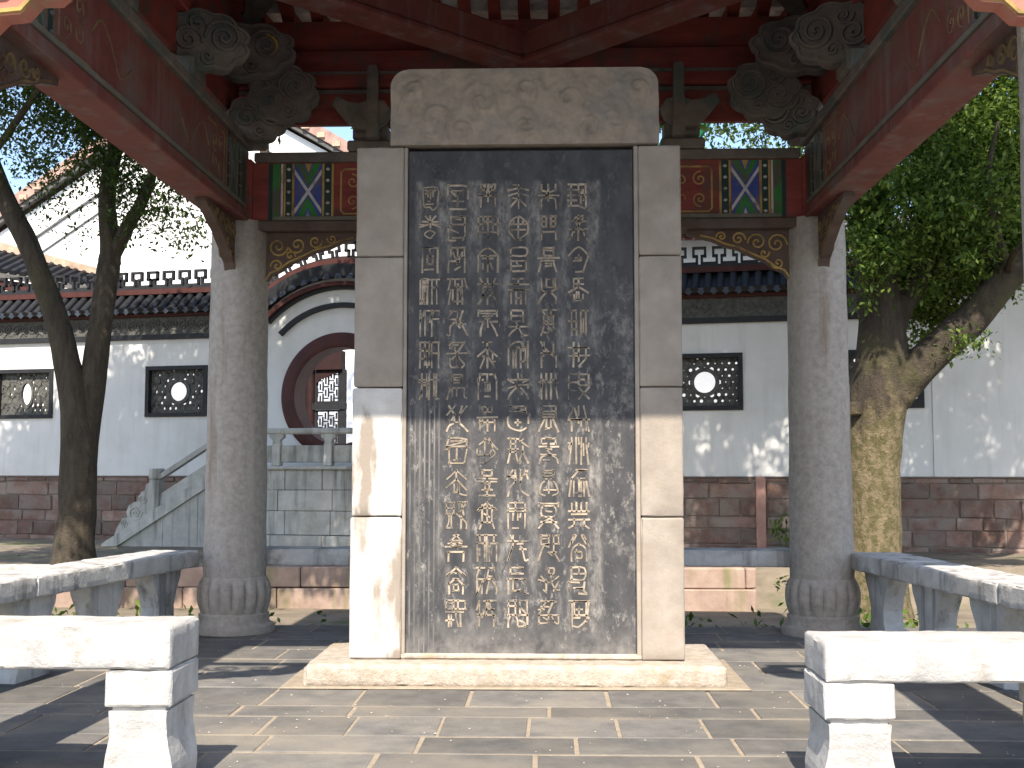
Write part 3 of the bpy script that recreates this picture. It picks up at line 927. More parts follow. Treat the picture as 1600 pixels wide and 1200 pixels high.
AS = [.02, .35, .9, 1.4, 1.75, 2.12]
for k in range(4):
    M = Matrix.Rotation(k * PI / 2, 4, 'Z')
    for nm, mt, dz in (('roof_board', 'roof_brick', .085), ('roof_covering', 'dark_tile', .13)):
        m_ = MB()
        vs = []
        for a in AS:
            vs += [(-a, a, roofz(a) + dz), (a, a, roofz(a) + dz)]
        n = len(vs)
        fs = [(2 * i, 2 * i + 1, 2 * i + 3, 2 * i + 2) for i in range(len(AS) - 1)]
        m_.add(vs, fs, M)
        top = [(x, y, z + .035) for x, y, z in vs]
        m_.add(top, fs, M)
        m_.add([vs[-2], vs[-1], top[-1], top[-2]], [(0, 1, 2, 3)], M)
        m_.build(nm, mt, pav)
    for i in range(-11, 12):
        x = i * .18 + .006
        m_ = MB()
        prev = None
        As = [a for a in AS if a > abs(x) + .1]
        As = [abs(x) + .05] + As
        w = .036
        vs = []
        for a in As:
            z = roofz(a)
            vs += [(x - w, a, z), (x + w, a, z), (x + w, a, z + .082), (x - w, a, z + .082)]
        fs = []
        for j in range(len(As) - 1):
            o = j * 4
            for q in range(4):
                fs.append((o + q, o + (q + 1) % 4, o + 4 + (q + 1) % 4, o + 4 + q))
        fs += [(0, 1, 2, 3), tuple(len(vs) - 4 + q for q in (3, 2, 1, 0))]
        if len(As) > 1:
            m_.add(vs, fs, M).build('rafter', 'rafter_red', pav)
    # hip beam
    m_ = MB()
    pts = [(a * 1.0, a * 1.0, roofz(a) - .06) for a in (.05, .35, .9, 1.4, 1.75, 2.1)]
    for p, q in zip(pts[:-1], pts[1:]):
        d = Vector((1, -1, 0)).normalized() * .055
        vs = []
        for c in (p, q):
            c = Vector(c)
            vs += [c - d, c + d, c + d + Vector((0, 0, .14)), c - d + Vector((0, 0, .14))]
        m_.add(vs, [(0, 1, 2, 3), (4, 7, 6, 5), (0, 4, 5, 1), (1, 5, 6, 2), (2, 6, 7, 3), (3, 7, 4, 0)], M)
    m_.build('hip_beam', 'bracket_wood', pav)
    MB().box(-2.10, 2.10, 2.122, 2.15, 3.705, 3.81, M).build('eave_board', 'red_faded', pav)
MB().lathe([(.02, 4.45), (.09, 4.5), (.12, 4.58), (.10, 4.66), (.10, 5.3), (.12, 5.6), (.20, 5.75), (.14, 5.95), (.05, 6.1), (.01, 6.3)], 16).build('finial_post', 'bracket_wood', pav, smooth=True)

# ================================================================ BENCHES
def leg_profile(z1, d, waist=.74):
    """Side outline of a bench leg: cap block, groove, waisted shaft, flared foot; (depth, z)."""
    h = d / 2
    right = [(h * .97, z1), (h * .97, z1 - .105), (h * .80, z1 - .107), (h * .80, z1 - .121), (h * .95, z1 - .1215), (h * .94, z1 - .16), (h * .91, z1 * .45), (h * .90, z1 * .28), (h * .92, z1 * .10), (h * .94, .0)]
    return right + [(-a, z) for a, z in right[::-1]]


def bench(label, loc, rotz, length, top, thick, depth, legs, material, splits=(), group='stone benches round the stele', legw=.2, side=False, corbel=None):
    """Local x runs along the bench from 0 to length; y is its depth."""
    t = thing('stone_bench', label, 'bench', loc, rotz, group)
    xs = [0] + list(splits) + [length]
    for x0, x1 in zip(xs[:-1], xs[1:]):
        m_ = rough_block(x0 + .004, x1 - .004, -depth / 2, depth / 2, top - thick, top + rnd.uniform(-.003, .003), .028, .006, .009, loc[0] + x0)
        m_.build('slab', material, t, smooth=True)
    if corbel is not None:
        MB().box(corbel, corbel + .04, -.10, .10, top - thick - .09, top - thick - .001, bev=.006).build('corbel', material, t)
    for lx in legs:
        m_ = MB()
        z1 = top - thick - .001
        if side:
            c_ = lx + .2
            rt = [(.185, z1), (.175, z1 * .86), (.125, z1 * .66), (.095, z1 * .45), (.10, z1 * .28), (.135, z1 * .10), (.145, 0)]
            m_.prism([(c_ + a, z) for a, z in rt] + [(c_ - a, z) for a, z in rt[::-1]], -.055, .055, 'xz')
        else:
            w_ = legw[list(legs).index(lx)]
            hd = depth / 2
            zc = z1 - .105
            m_ = rough_block(lx, lx + w_, -hd * .97, hd * .97, zc, z1, .028, .005, .008, lx)
            n_ = 10
            vs, fs = [], []
            for k in range(n_ + 1):
                q = k / n_
                z = (zc - .012) * (1 - q)
                e = .012 - .010 * math.sin(q * PI * .5) + .006 * math.sin(q * PI * 2.2)
                dd = hd * (.955 - .085 * math.sin(q * PI * .8) + .02 * mnoise.noise(Vector((q * 5, lx, 0))))
                for a, b_ in ((lx + e, -dd), (lx + w_ - e, -dd), (lx + w_ - e, dd), (lx + e, dd)):
                    vs.append((a + .002 * mnoise.noise(Vector((a * 9, b_ * 9, z * 22))), b_, z))
            for k in range(n_):
                for j_ in range(4):
                    fs.append((k * 4 + j_, k * 4 + (j_ + 1) % 4, k * 4 + 4 + (j_ + 1) % 4, k * 4 + 4 + j_))
            fs += [(0, 1, 2, 3), tuple(n_ * 4 + j_ for j_ in (3, 2, 1, 0))]
            m_.add(vs, fs)
            m_.box(lx + .02, lx + w_ - .02, -hd * .86, hd * .86, zc - .013, zc + .001)
        m_.build('leg', material, t)
    return t


bench('short white sunlit bench before the stele, on the forked tree side', (-1.60, -CB, 0), 0, .67, .492, .118, .28, (.475,), 'bench_stone', legw=(.195,), corbel=0)
bench('short white sunlit bench before the stele, on the mossy tree side', (.93, -CB, 0), 0, .67, .457, .108, .28, (.0,), 'bench_stone', legw=(.20,), corbel=.63)
bench('long drip-stained bench running from a pavilion column past the forked tree', (-2.06, 1.72, 0), R(-90 - 7), 3.1, .475, .095, .30, (.03, .72, 1.40, 2.1, 2.65), 'bench_weathered', splits=(.85, 1.75), side=True)
bench('long grey bench running from a pavilion column past the mossy tree', (2.02, 1.72, 0), R(-90 + 5), 3.1, .475, .095, .30, (.03, .72, 1.40, 2.1, 2.65), 'bench_weathered', splits=(.72, 1.9), side=True)
bench('shaded drip-stained bench running behind the stele between two columns', (-1.60, 1.92, 0), 0, 3.24, .478, .10, .26, (.98, 1.9), 'bench_weathered', splits=(1.6,), side=True)

# ================================================================ GARDEN WALL WITH MOON GATE
AL = R(12.0)
wall = thing('garden_wall', 'white plastered garden wall with moon gate, tiled coping and red stone foot', 'wall', (-2.69, 10.72, 0), -AL)
GC = 1.96           # moon gate centre height
U0, U1 = -9.5, 7.62
ZB, ZW = .86, 2.80
TH = .28
WINS = [(-7.40, 'rect'), (-4.94, 'oval'), (-2.48, 'disc'), (2.48, 'disc'), (4.90, 'disc'), (7.05, 'oct')]
WW, WZ0, WZ1 = .48, 1.70, 2.42
GH = 1.16           # half-width of the gate bay
body = MB()
x = U0
def seg(a, b_):
    body.box(a, b_, 0, TH, ZB, 3.16)
cuts = []
for u, k in WINS:
    cuts.append((u - WW, u + WW, 'w'))
cuts.append((-GH, GH, 'g'))
cuts.sort()
for a, b_, k in cuts:
    seg(x, a)
    if k == 'w':
        body.box(a, b_, 0, TH, ZB, WZ0)
        body.box(a, b_, 0, TH, WZ1, 3.16)
    x = b_
seg(x, U1)
# gate bay: strip between the round opening and the bay outline
RI = .80
angs = [2 * PI * k / 96 for k in range(97)]
def outer(a):
    c, s = math.cos(a), math.sin(a)
    zlo = .45 - GC
    r = 1.62
    if abs(c) > 1e-6:
        r = min(r, GH / abs(c)) if (s < .82) else r
    if s < -1e-6:
        r = min(GH / max(abs(c), 1e-6), zlo / s)
    if s >= 0 and s < .82:
        r = min(1.62, GH / max(abs(c), 1e-6))
    return r
ring = []
for a in angs[:-1]:
    ro = outer(a)
    ring.append(((RI * math.cos(a), GC + RI * math.sin(a)), (ro * math.cos(a), GC + ro * math.sin(a))))
n = len(ring)
vs, fs = [], []
for (i_, o_) in ring:
    vs += [(i_[0], 0, i_[1]), (o_[0], 0, o_[1]), (i_[0], TH, i_[1]), (o_[0], TH, o_[1])]
for k in range(n):
    a, b_ = k * 4, ((k + 1) % n) * 4
    fs += [(a, a + 1, b_ + 1, b_), (a + 2, b_ + 2, b_ + 3, a + 3), (a, b_, b_ + 2, a + 2), (a + 1, a + 3, b_ + 3, b_ + 1)]
body.add(vs, fs)
body.build('plaster_wall', 'plaster', wall)
# gate frame: dark red ring
rg = MB()
vs, fs = [], []
prof = [(.865, -.03), (.865, .02), (.80, .05), (.80, TH + .03), (.66, TH + .03), (.66, -.06), (.70, -.075), (.80, -.06)]
NP = len(prof)
for k in range(80):
    a = 2 * PI * k / 80
    for r, y in prof:
        vs.append((r * math.cos(a), y, GC + r * math.sin(a)))
for k in range(80):
    k2 = (k + 1) % 80
    for j in range(NP):
        j2 = (j + 1) % NP
        fs.append((k * NP + j, k * NP + j2, k2 * NP + j2, k2 * NP + j))
rg.add(vs, fs).build('moon_gate_frame', 'dark_red_wood', wall, smooth=True)
# bands along the flat wall
def flat(name, z0, z1, y0, y1, mt):
    for a, b_ in ((U0, -GH), (GH, U1)):
        MB().box(a, b_, y0, y1, z0, z1).build(name, mt, wall)
flat('black_moulding', 2.80, 2.872, -.05, -.001, 'fret_black')
flat('frieze_ground', 2.874, 3.12, -.03, -.001, 'carved_grey')
flat('eave_moulding', 3.121, 3.165, -.10, TH + .1, 'coping_red')
flat('ridge_base', 3.46, 3.535, .02, TH - .02, 'coping_red')
flat('ridge_rail', 3.536, 3.57, .05, TH - .05, 'fret_black')
def coping_slope(name, mt):
    for a, b_ in ((U0, -GH), (GH, U1)):
        MB().prism([(-.20, 3.17), (-.20, 3.19), (TH / 2, 3.47), (TH + .20, 3.19), (TH + .20, 3.17)], a, b_, 'yz').build(name, mt, wall)
coping_slope('tile_bed', 'dark_tile')
# arch bands over the gate
def arch_band(name, r0, r1, y0, y1, mt, a0, a1, n=40):
    m_ = MB()
    vs, fs = [], []
    for k in range(n + 1):
        a = R(a0 + (a1 - a0) * k / n)
        for r, y in ((r0, y0), (r1, y0), (r1, y1), (r0, y1)):
            vs.append((r * math.cos(a), y, GC + r * math.sin(a)))
    for k in range(n):
        for j in range(4):
            fs.append((k * 4 + j, k * 4 + (j + 1) % 4, k * 4 + 4 + (j + 1) % 4, k * 4 + 4 + j))
    fs += [(0, 1, 2, 3), tuple(n * 4 + j for j in (3, 2, 1, 0))]
    m_.add(vs, fs).build(name, mt, wall)
arch_band('arch_moulding', 1.205, 1.275, -.05, -.001, 'fret_black', 44, 136)
arch_band('arch_moulding', 1.455, 1.50, -.06, -.001, 'fret_black', 44, 136)
arch_band('arch_eave', 1.501, 1.56, -.12, TH + .1, 'coping_red', 42, 138)
arch_band('arch_tile_bed', 1.621, 1.80, -.13, TH + .13, 'dark_tile', 40, 140)
arch_band('arch_ridge', 1.801, 1.90, .0, TH, 'coping_red', 42, 138)
# barrel tiles with round end caps, shared mesh
bt = MB()
L = .44
seg_n = 7
for y_, z_ in ((0, 0),):
    vs, fs = [], []
    for k in range(seg_n):
        a = PI * k / (seg_n - 1)
        vs += [(.048 * math.cos(a), 0, .045 * math.sin(a)), (.048 * math.cos(a), L, .045 * math.sin(a))]
    fs = [(2 * k, 2 * k + 1, 2 * k + 3, 2 * k + 2) for k in range(seg_n - 1)]
    fs.append(tuple(2 * k for k in range(seg_n)))
    bt.add(vs, fs)
bt.lathe([(.045, 0), (.05, .006), (.05, .02), (.03, .024)], 10, TR(0, .005, .006, rx=R(90)))
bt0 = bt.build('barrel_tile', 'dark_tile', wall)
bt0.location = (U0 + .05, -.215, 3.20)
bt0.rotation_euler = (R(39.5), 0, 0)
u = U0 + .05 + .155
while u < U1 - .03:
    if abs(u) > GH:
        o = bt0.copy()
        COL.objects.link(o)
        o.location = (u, -.215, 3.20)
    u += .155
dp = MB()
dp.prism([(-.055, .02), (.055, .02), (.05, -.03), (0, -.07), (-.05, -.03)], -.012, .004, 'xz')
dp0 = dp.build('drip_tile', 'blue_tile', wall)
dp0.location = (U0 + .13, -.214, 3.205)
u = U0 + .13 + .155
while u < U1 - .03:
    if abs(u) > GH:
        o = dp0.copy()
        COL.objects.link(o)
        o.location = (u, -.214, 3.205)
    u += .155
# arch tiles: barrels lying from ridge to eave, drip tiles at the edge
ab = MB()
vs, fs = [], []
for k in range(7):
    a = PI * k / 6
    vs += [(.05 * math.cos(a), -.17, .05 * math.sin(a)), (.05 * math.cos(a), TH / 2, .24 + .05 * math.sin(a))]
fs = [(2 * k, 2 * k + 1, 2 * k + 3, 2 * k + 2) for k in range(6)] + [tuple(2 * k for k in range(7))]
ab.add(vs, fs)
first = None
for k in range(17):
    a = R(42 + 96 * k / 16)
    rr = 1.59
    if first is None:
        first = ab.build('barrel_tile', 'blue_tile', wall)
        o = first
    else:
        o = first.copy()
        COL.objects.link(o)
    o.location = (rr * math.cos(a), 0, GC + rr * math.sin(a))
    o.rotation_euler = (0, PI / 2 - a, 0)
# open fret along the ridge
fr = MB()
P_ = .252
Hf = .235
pth = [(.45, .1), (1.2, .1), (1.2, .5), (1.03, .5), (1.03, .95), (1.62, .95), (1.62, .5), (1.45, .5), (1.45, .1)]
for (a, b_), (c, d) in zip(pth[:-1], pth[1:]):
    w = .066
    fr.box(min(a, c) * P_ - w * .22, max(a, c) * P_ + w * .22, .10, .16, min(b_, d) * Hf - w * .24, max(b_, d) * Hf + w * .24)
fr0 = fr.build('fret_unit', 'fret_black', wall)
fr0.location = (U0 - .1, 0, 3.57)
u = U0 - .1 + P_
while u < U1 - P_:
    if u + P_ * 1.6 < -GH + .02 or u + .1 > GH:
        o = fr0.copy()
        COL.objects.link(o)
        o.location = (u, 0, 3.57)
    u += P_
for k in range(13):
    a = R(48 + 84 * k / 12)
    o = fr0.copy()
    COL.objects.link(o)
    rr = 1.90
    o.rotation_euler = (0, PI / 2 - a, 0)
    off = Vector((math.sin(a), 0, -math.cos(a))) * (-P_ * 1.03)
    o.location = Vector((rr * math.cos(a), 0, GC + rr * math.sin(a))) + off
# carved frieze scrolls
fz = MB()
def frz(u):
    fz.ribbon(spiral(u, 2.985, .075, 1.5, 0, 1, 14), .022, -.03, .014)
    fz.ribbon(spiral(u + .13, 3.01, .06, 1.3, PI, -1, 12), .02, -.03, .014)
    fz.ribbon([(u + .07, 2.90), (u + .11, 2.95), (u + .17, 2.91)], .02, -.03, .014)
for i in range(2):
    frz(i * .27)
fz0 = fz.build('frieze_scroll', 'carved_grey', wall)
fz0.data.materials[0] = MATS['stair_stone'] if False else MATS['carved_grey']
fz0.location = (U0 + .1, 0, 0)
u = U0 + .64
while u < U1 - .5:
    if u + .5 < -GH or u - .1 > GH:
        o = fz0.copy()
        COL.objects.link(o)
        o.location = (u, 0, 0)
    u += .54
# pierced windows
def window(u, kind):
    w = MB()
    fw = .055
    w.box(-WW, WW, -.03, .12, WZ0, WZ0 + fw)
    w.box(-WW, WW, -.03, .12, WZ1 - fw, WZ1)
    w.box(-WW, -WW + fw, -.029, .119, WZ0 + fw, WZ1 - fw)
    w.box(WW - fw, WW, -.029, .119, WZ0 + fw, WZ1 - fw)
    zc = (WZ0 + WZ1) / 2
    if kind == 'oct':
        for sx in (-1, 1):
            for sz in (-1, 1):
                w.prism([(sx * WW, zc + sz * .36), (sx * (WW - .2), zc + sz * .36), (sx * WW, zc + sz * .16)], -.028, .118, 'xz')
    fo = w.build('window', 'fret_black', wall, loc=(u, 0, 0))
    lt = MB()
    rx, rz = {'oval': (.085, .16), 'disc': (.135, .135), 'oct': (.10, .14), 'rect': (.13, .13)}[kind]
    def annulus(cx, cz, ro, ri, y0=.05, y1=.085, sx=1.0, sz=1.0, n=10):
        vs, fs = [], []
        for k in range(n):
            a = 2 * PI * k / n
            for r, y in ((ro, y0), (ri, y0), (ri, y1), (ro, y1)):
                vs.append((cx + r * math.cos(a) * sx, y, cz + r * math.sin(a) * sz))
        for k in range(n):
            k2 = (k + 1) % n
            for j in range(4):
                fs.append((k * 4 + j, k * 4 + (j + 1) % 4, k2 * 4 + (j + 1) % 4, k2 * 4 + j))
        lt.add(vs, fs)
    sx, sz = rx / .135, rz / .135
    annulus(0, zc, .185, .135, .04, .09, sx, sz, 32)
    st = .088
    for i in range(-5, 6):
        for j in range(-4, 5):
            x_, z_ = i * st + (st / 2 if j % 2 else 0), zc + j * st * .9
            if abs(x_) > WW - .03 or abs(z_ - zc) > .33:
                continue
            if (x_ / sx) ** 2 + ((z_ - zc) / sz) ** 2 < .205 ** 2:
                continue
            annulus(x_, z_, .064, rnd.choice([.004, .005, .008, .016, .022]), .052 + .006 * ((i * 2 + j) % 3), .085)
    lt.build('pierced_lattice', 'carved_grey', fo)
for u, k in WINS:
    window(u, k)
# red stone foot: mortar core, then every stone
UF = 13.5
MB().box(U0, UF, .008, TH + .03, GZ - .1, ZB).build('foot_core', 'mortar_dark', wall)
z = GZ - .02
course = 0
stone_cnt = 0
while z < ZB - .05:
    h = [.17, .23, .20, .155, .22, .19, .15][course % 7]
    h = min(h, ZB - z - .006)
    u = U0 + rnd.uniform(0, .3)
    while u < UF:
        w = rnd.choice([.30, .42, .55, .70, .38, .26])
        if u + w > UF:
            break
        if -8.8 < u < 9.8 and not (-2.2 < u + w / 2 < 2.2):
            zz = z + rnd.uniform(-.004, .006)
            m_ = MB().box(u + .008, u + w - .008, -.0 - rnd.uniform(0, .020), .06, zz + .006, z + h - .005, bev=.010, jit=.007)
            m_.build('foot_stone', 'sandstone_red', wall)
            stone_cnt += 1
        u += w
    z += h
    course += 1
MB().box(U0, UF, -.022, TH, ZB - .002, ZB + .012).build('foot_edge', 'mortar_dark', wall)
rw = MB().box(7.622, 13.5, -.02, TH + .02, ZB, 4.75).build('tall_wall_end', 'plaster', wall)
MB().prism([(-.25, 4.751), (-.25, 4.78), (TH / 2, 5.05), (TH + .25, 4.78), (TH + .25, 4.751)], 7.58, 13.5, 'yz').build('coping', 'dark_tile', rw)
MB().box(5.52, 5.64, -.075, -.036, GZ, .87, bev=.01).build('drain_pipe', 'pipe_pink', wall)

# ================================================================ STAIRCASE TO THE GATE
st = thing('stone_staircase', 'weathered stone double staircase with balustrade rising to the moon gate', 'staircase', (-2.69, 10.72, 0), -AL)
SW = 1.30            # how far it stands out from the wall
LZ = 1.00            # landing height
HL = .92             # half length of landing
SG = -.03            # terrace level
NS, RISE, RUN = 7, (1.00 + .03) / 7, .245
yf = -SW
courses = [(GZ, .14), (.145, .44), (.445, .70), (.705, .955)]
for ci, (z0, z1) in enumerate(courses):
    xs = [-HL]
    while xs[-1] < HL - .2:
        xs.append(min(HL, xs[-1] + rnd.uniform(.45, .75)))
    xs[-1] = HL
    for a, b_ in zip(xs[:-1], xs[1:]):
        ins = .0 if ci else .05
        MB().box(a + .004, b_ - .004, yf - ins, -.04, z0, z1, bev=.008, jit=.002).build('platform_block', 'stair_stone', st)
MB().box(-HL - .03, HL + .03, yf - .05, -.032, .956, LZ, bev=.012).build('landing_slab', 'stair_stone', st)
for sg in (-1, 1):
    for k in range(NS - 1):
        zt = LZ - RISE * (k + 1)
        x0 = HL + RUN * k
        a, b_ = sorted((sg * (x0 + .002), sg * (x0 + RUN + .03)))
        MB().box(a, b_, yf + .14, -.035, zt - RISE + .002, zt, bev=.008).build('step', 'stair_stone', st)
    # stringer wall blocks in a triangle, then sloping kerb
    xe = HL + RUN * NS
    for k, k1 in ((0, 2), (2, 4), (4, 7)):
        x0, x1 = HL + RUN * k, HL + RUN * k1
        zt0, zt1 = LZ - RISE * k - .06, LZ - RISE * k1 - .06
        if zt1 < SG + .02:
            zt1 = SG + .02
        poly = [(sg * (x0 + .003), GZ), (sg * (x1 - .003), GZ), (sg * (x1 - .003), zt1), (sg * (x0 + .003), zt0)]
        MB().prism(poly, yf + .01, yf + .135, 'xz').build('stringer_block', 'stair_stone', st)
    kz0, kz1 = LZ, SG + .04
    def slope(z_off0, z_off1, y0, y1, name, x0=HL, x1=xe):
        f0 = LZ + (SG - LZ) * (x0 - HL) / (xe - HL)
        f1 = LZ + (SG - LZ) * (x1 - HL) / (xe - HL)
        poly = [(sg * x0, f0 + z_off0), (sg * x1, f1 + z_off0), (sg * x1, f1 + z_off1), (sg * x0, f0 + z_off1)]
        MB().prism(poly, y0, y1, 'xz').build(name, 'stair_stone', st)
    slope(-.06, .10, yf - .03, yf + .16, 'sloping_kerb', x1=xe + .12)
    slope(.46, .53, yf + .02, yf + .12, 'handrail', x1=xe - .62)
    slope(.101, .27, yf + .045, yf + .095, 'balustrade_panel', x1=xe - .64)
    # posts
    for xx, hh in ((xe - .60, .64), (HL - .06, .60)):
        f = LZ + (SG - LZ) * max(0, (xx - HL)) / (xe - HL)
        p = MB().box(sg * xx - .07, sg * xx + .07, yf, yf + .14, f + .02, f + hh - .14, bev=.01).build('balustrade_post', 'stair_stone', st)
        MB().box(sg * xx - .078, sg * xx + .078, yf - .008, yf + .148, f + hh - .139, f + hh, bev=.014).build('post_cap', 'stair_stone', p)
    # scroll drum stone at the foot
    f = LZ + (SG - LZ) * (xe - .53 - HL) / (xe - HL)
    base_x = xe - .53
    out = [(0, .52), (.05, .50), (.07, .42), (.12, .40), (.16, .34), (.15, .28), (.22, .27), (.30, .22), (.33, .14), (.31, .07), (.38, .06), (.42, .0), (.47, -.08), (.50, -.18), (.0, .10)]
    dr = MB().prism([(sg * (base_x + a), f + z_ - .02) for a, z_ in out], yf + .02, yf + .12, 'xz').build('scroll_stone', 'stair_stone', st)
    rl = MB()
    rl.ribbon(spiral(sg * (base_x + .20), f + .11, .10, 2, 0, sg, 26, .1), .022, yf + .02, .014)
    rl.ribbon(spiral(sg * (base_x + .10), f + .29, .065, 1.6, 0, sg, 20, .1), .018, yf + .02, .014)
    rl.ribbon(spiral(sg * (base_x + .36), f - .02, .055, 1.6, 0, sg, 20, .1), .018, yf + .02, .014)
    rl.build('scroll_relief', 'stair_stone', dr, smooth=True)
# landing balustrade
MB().box(-HL + .02, HL - .02, yf + .015, yf + .125, LZ + .40, LZ + .475, bev=.018).build('handrail', 'stair_stone', st)
for a, b_ in ((-HL + .02, -.41), (-.29, .29), (.41, HL - .02)):
    MB().box(a, b_, yf + .045, yf + .095, LZ + .045, LZ + .26, bev=.01).build('balustrade_panel', 'stair_stone', st)
for xx in (-.35, .35):
    p = MB().box(xx - .055, xx + .055, yf + .01, yf + .13, LZ + .001, LZ + .28, bev=.01).build('balustrade_post', 'stair_stone', st)
    MB().prism([(xx - .05, LZ + .28), (xx + .05, LZ + .28), (xx + .045, LZ + .32), (xx + .10, LZ + .37), (xx + .09, LZ + .399), (xx - .09, LZ + .399), (xx - .10, LZ + .37), (xx - .045, LZ + .32)], yf + .03, yf + .11, 'xz').build('vase_block', 'stair_stone', p)

# low red stone terrace edge between pavilion and stairs
lt_ = thing('terrace_edge', 'low two-course edge of moss-streaked red stone behind the pavilion', 'terrace edge', (0, 0, 0))
for ci, (z0, z1, ins) in enumerate(((GZ - .05, -.165, 0), (-.16, .03, .03))):
    x = -4.6
    while x < 2.05:
        w = rnd.uniform(.62, .95)
        x1 = min(2.12 - ins, x + w)
        MB().box(x + .004, x1 - .004, 5.95 + ins, 6.35, z0, z1, bev=.012, jit=.003).build('edge_stone', 'step_red', lt_)
        x = x1
tg = MB()
n1, n2 = 60, 16
for i in range(n1 + 1):
    for j in range(n2 + 1):
        x, y = -14 + 30 * i / n1, 6.34 + 7.6 * j / n2
        z = -.03 + .035 * mnoise.noise(Vector((x * 1.1, y * 1.1, 2))) + .10 * math.exp(-((x + 4.5) ** 2 + (y - 6.6) ** 2) / .5)
        if j == 0:
            z = -.45
        tg.v.append((x, y - (.25 if j == 0 else 0), z))
for i in range(n1):
    for j in range(n2):
        a = i * (n2 + 1) + j
        tg.f.append((a, a + n2 + 1, a + n2 + 2, a + 1))
tag(tg.build('terrace_ground', 'ground_earth', smooth=True), kind='structure')
kb = MB()
kb.box(-9.5, -4.62, 5.95, 6.15, GZ - .1, .04, bev=.015)
tag(kb.build('kerb', 'stair_stone'), kind='structure')

# ================================================================ BEHIND THE WALL
hall = thing('courtyard_hall', 'white hall with dark red posts and lattice doors seen through the moon gate', 'hall', (-2.69, 10.72, 0), -AL)
HT = 3.5
MB().box(-10.5, -3.3, 3.9, 4.1, GZ, HT).build('wall', 'plaster_hall', hall)
MB().box(-1.0, 13, 3.9, 4.1, GZ, HT).build('wall', 'plaster_hall', hall)
MB().box(-9, 2, 10.0, 10.2, GZ, 3.3).build('bright_backdrop_wall', 'backdrop_pale', hall)  # added pale wall, catches sun to brighten the lattice from behind
MB().box(-11, 13.4, 3.62, 4.8, HT + .001, HT + .1).build('roof_edge', 'dark_tile', hall)
for x in (-3.2, -2.10, -1.05):
    MB().lathe([(.085, GZ), (.085, HT - .01)], 16, TR(x, 3.8, 0)).build('post', 'hall_wood', hall, smooth=True)
MB().box(-3.12, -1.5, 3.70, 3.89, 2.66, 2.98).build('beam', 'hall_wood', hall)
for k, x0 in enumerate((-1.98, -2.95)):
    MB().prism([(x0, 2.659), (x0 + .42, 2.659), (x0 + .40, 2.60), (x0 + .28, 2.58), (x0 + .2, 2.53), (x0 + .1, 2.52), (x0, 2.42)], 3.75, 3.80, 'xz').build('valance', 'hall_wood', hall)
MB().box(-3.12, -1.45, 3.74, 3.85, 1.98, 2.09).build('beam', 'fret_black', hall)
MB().box(-1.55, -1.45, 3.76, 3.83, .2, 1.979).build('mullion', 'fret_black', hall)
MB().box(-1.55, -1.45, 3.76, 3.83, 2.091, 2.659).build('mullion', 'fret_black', hall)
for x0, x1 in ((-3.08, -2.20), (-2.0, -1.56)):
    for z0, z1 in ((.3, 1.975), (2.095, 2.65)):
        w = .0115
        d = MB()
        d.box(x0, x0 + .03, 3.78, 3.82, z0, z1)
        d.box(x1 - .03, x1, 3.78, 3.82, z0, z1)
        d.box(x0 + .03, x1 - .03, 3.781, 3.821, z0, z0 + .03)
        d.box(x0 + .03, x1 - .03, 3.781, 3.821, z1 - .03, z1)
        sp = .10
        ii = 0
        zz = z0 + .03
        while zz < z1 - .05:
            jj = 0
            xx = x0 + .03
            while xx < x1 - .05:
                if (ii + jj) % 2:
                    d.box(xx, min(xx + sp, x1 - .03), 3.785, 3.815, zz + sp / 2 - w, zz + sp / 2 + w)
                    d.box(xx - w, xx + w, 3.786, 3.816, max(z0, zz - sp * .3), min(zz + sp * 1.3, z1))
                else:
                    d.box(xx + sp / 2 - w, xx + sp / 2 + w, 3.784, 3.814, zz - .01, min(zz + sp, z1))
                jj += 1
                xx += sp
            ii += 1
            zz += sp
        d.build('lattice_door', 'fret_black', hall)

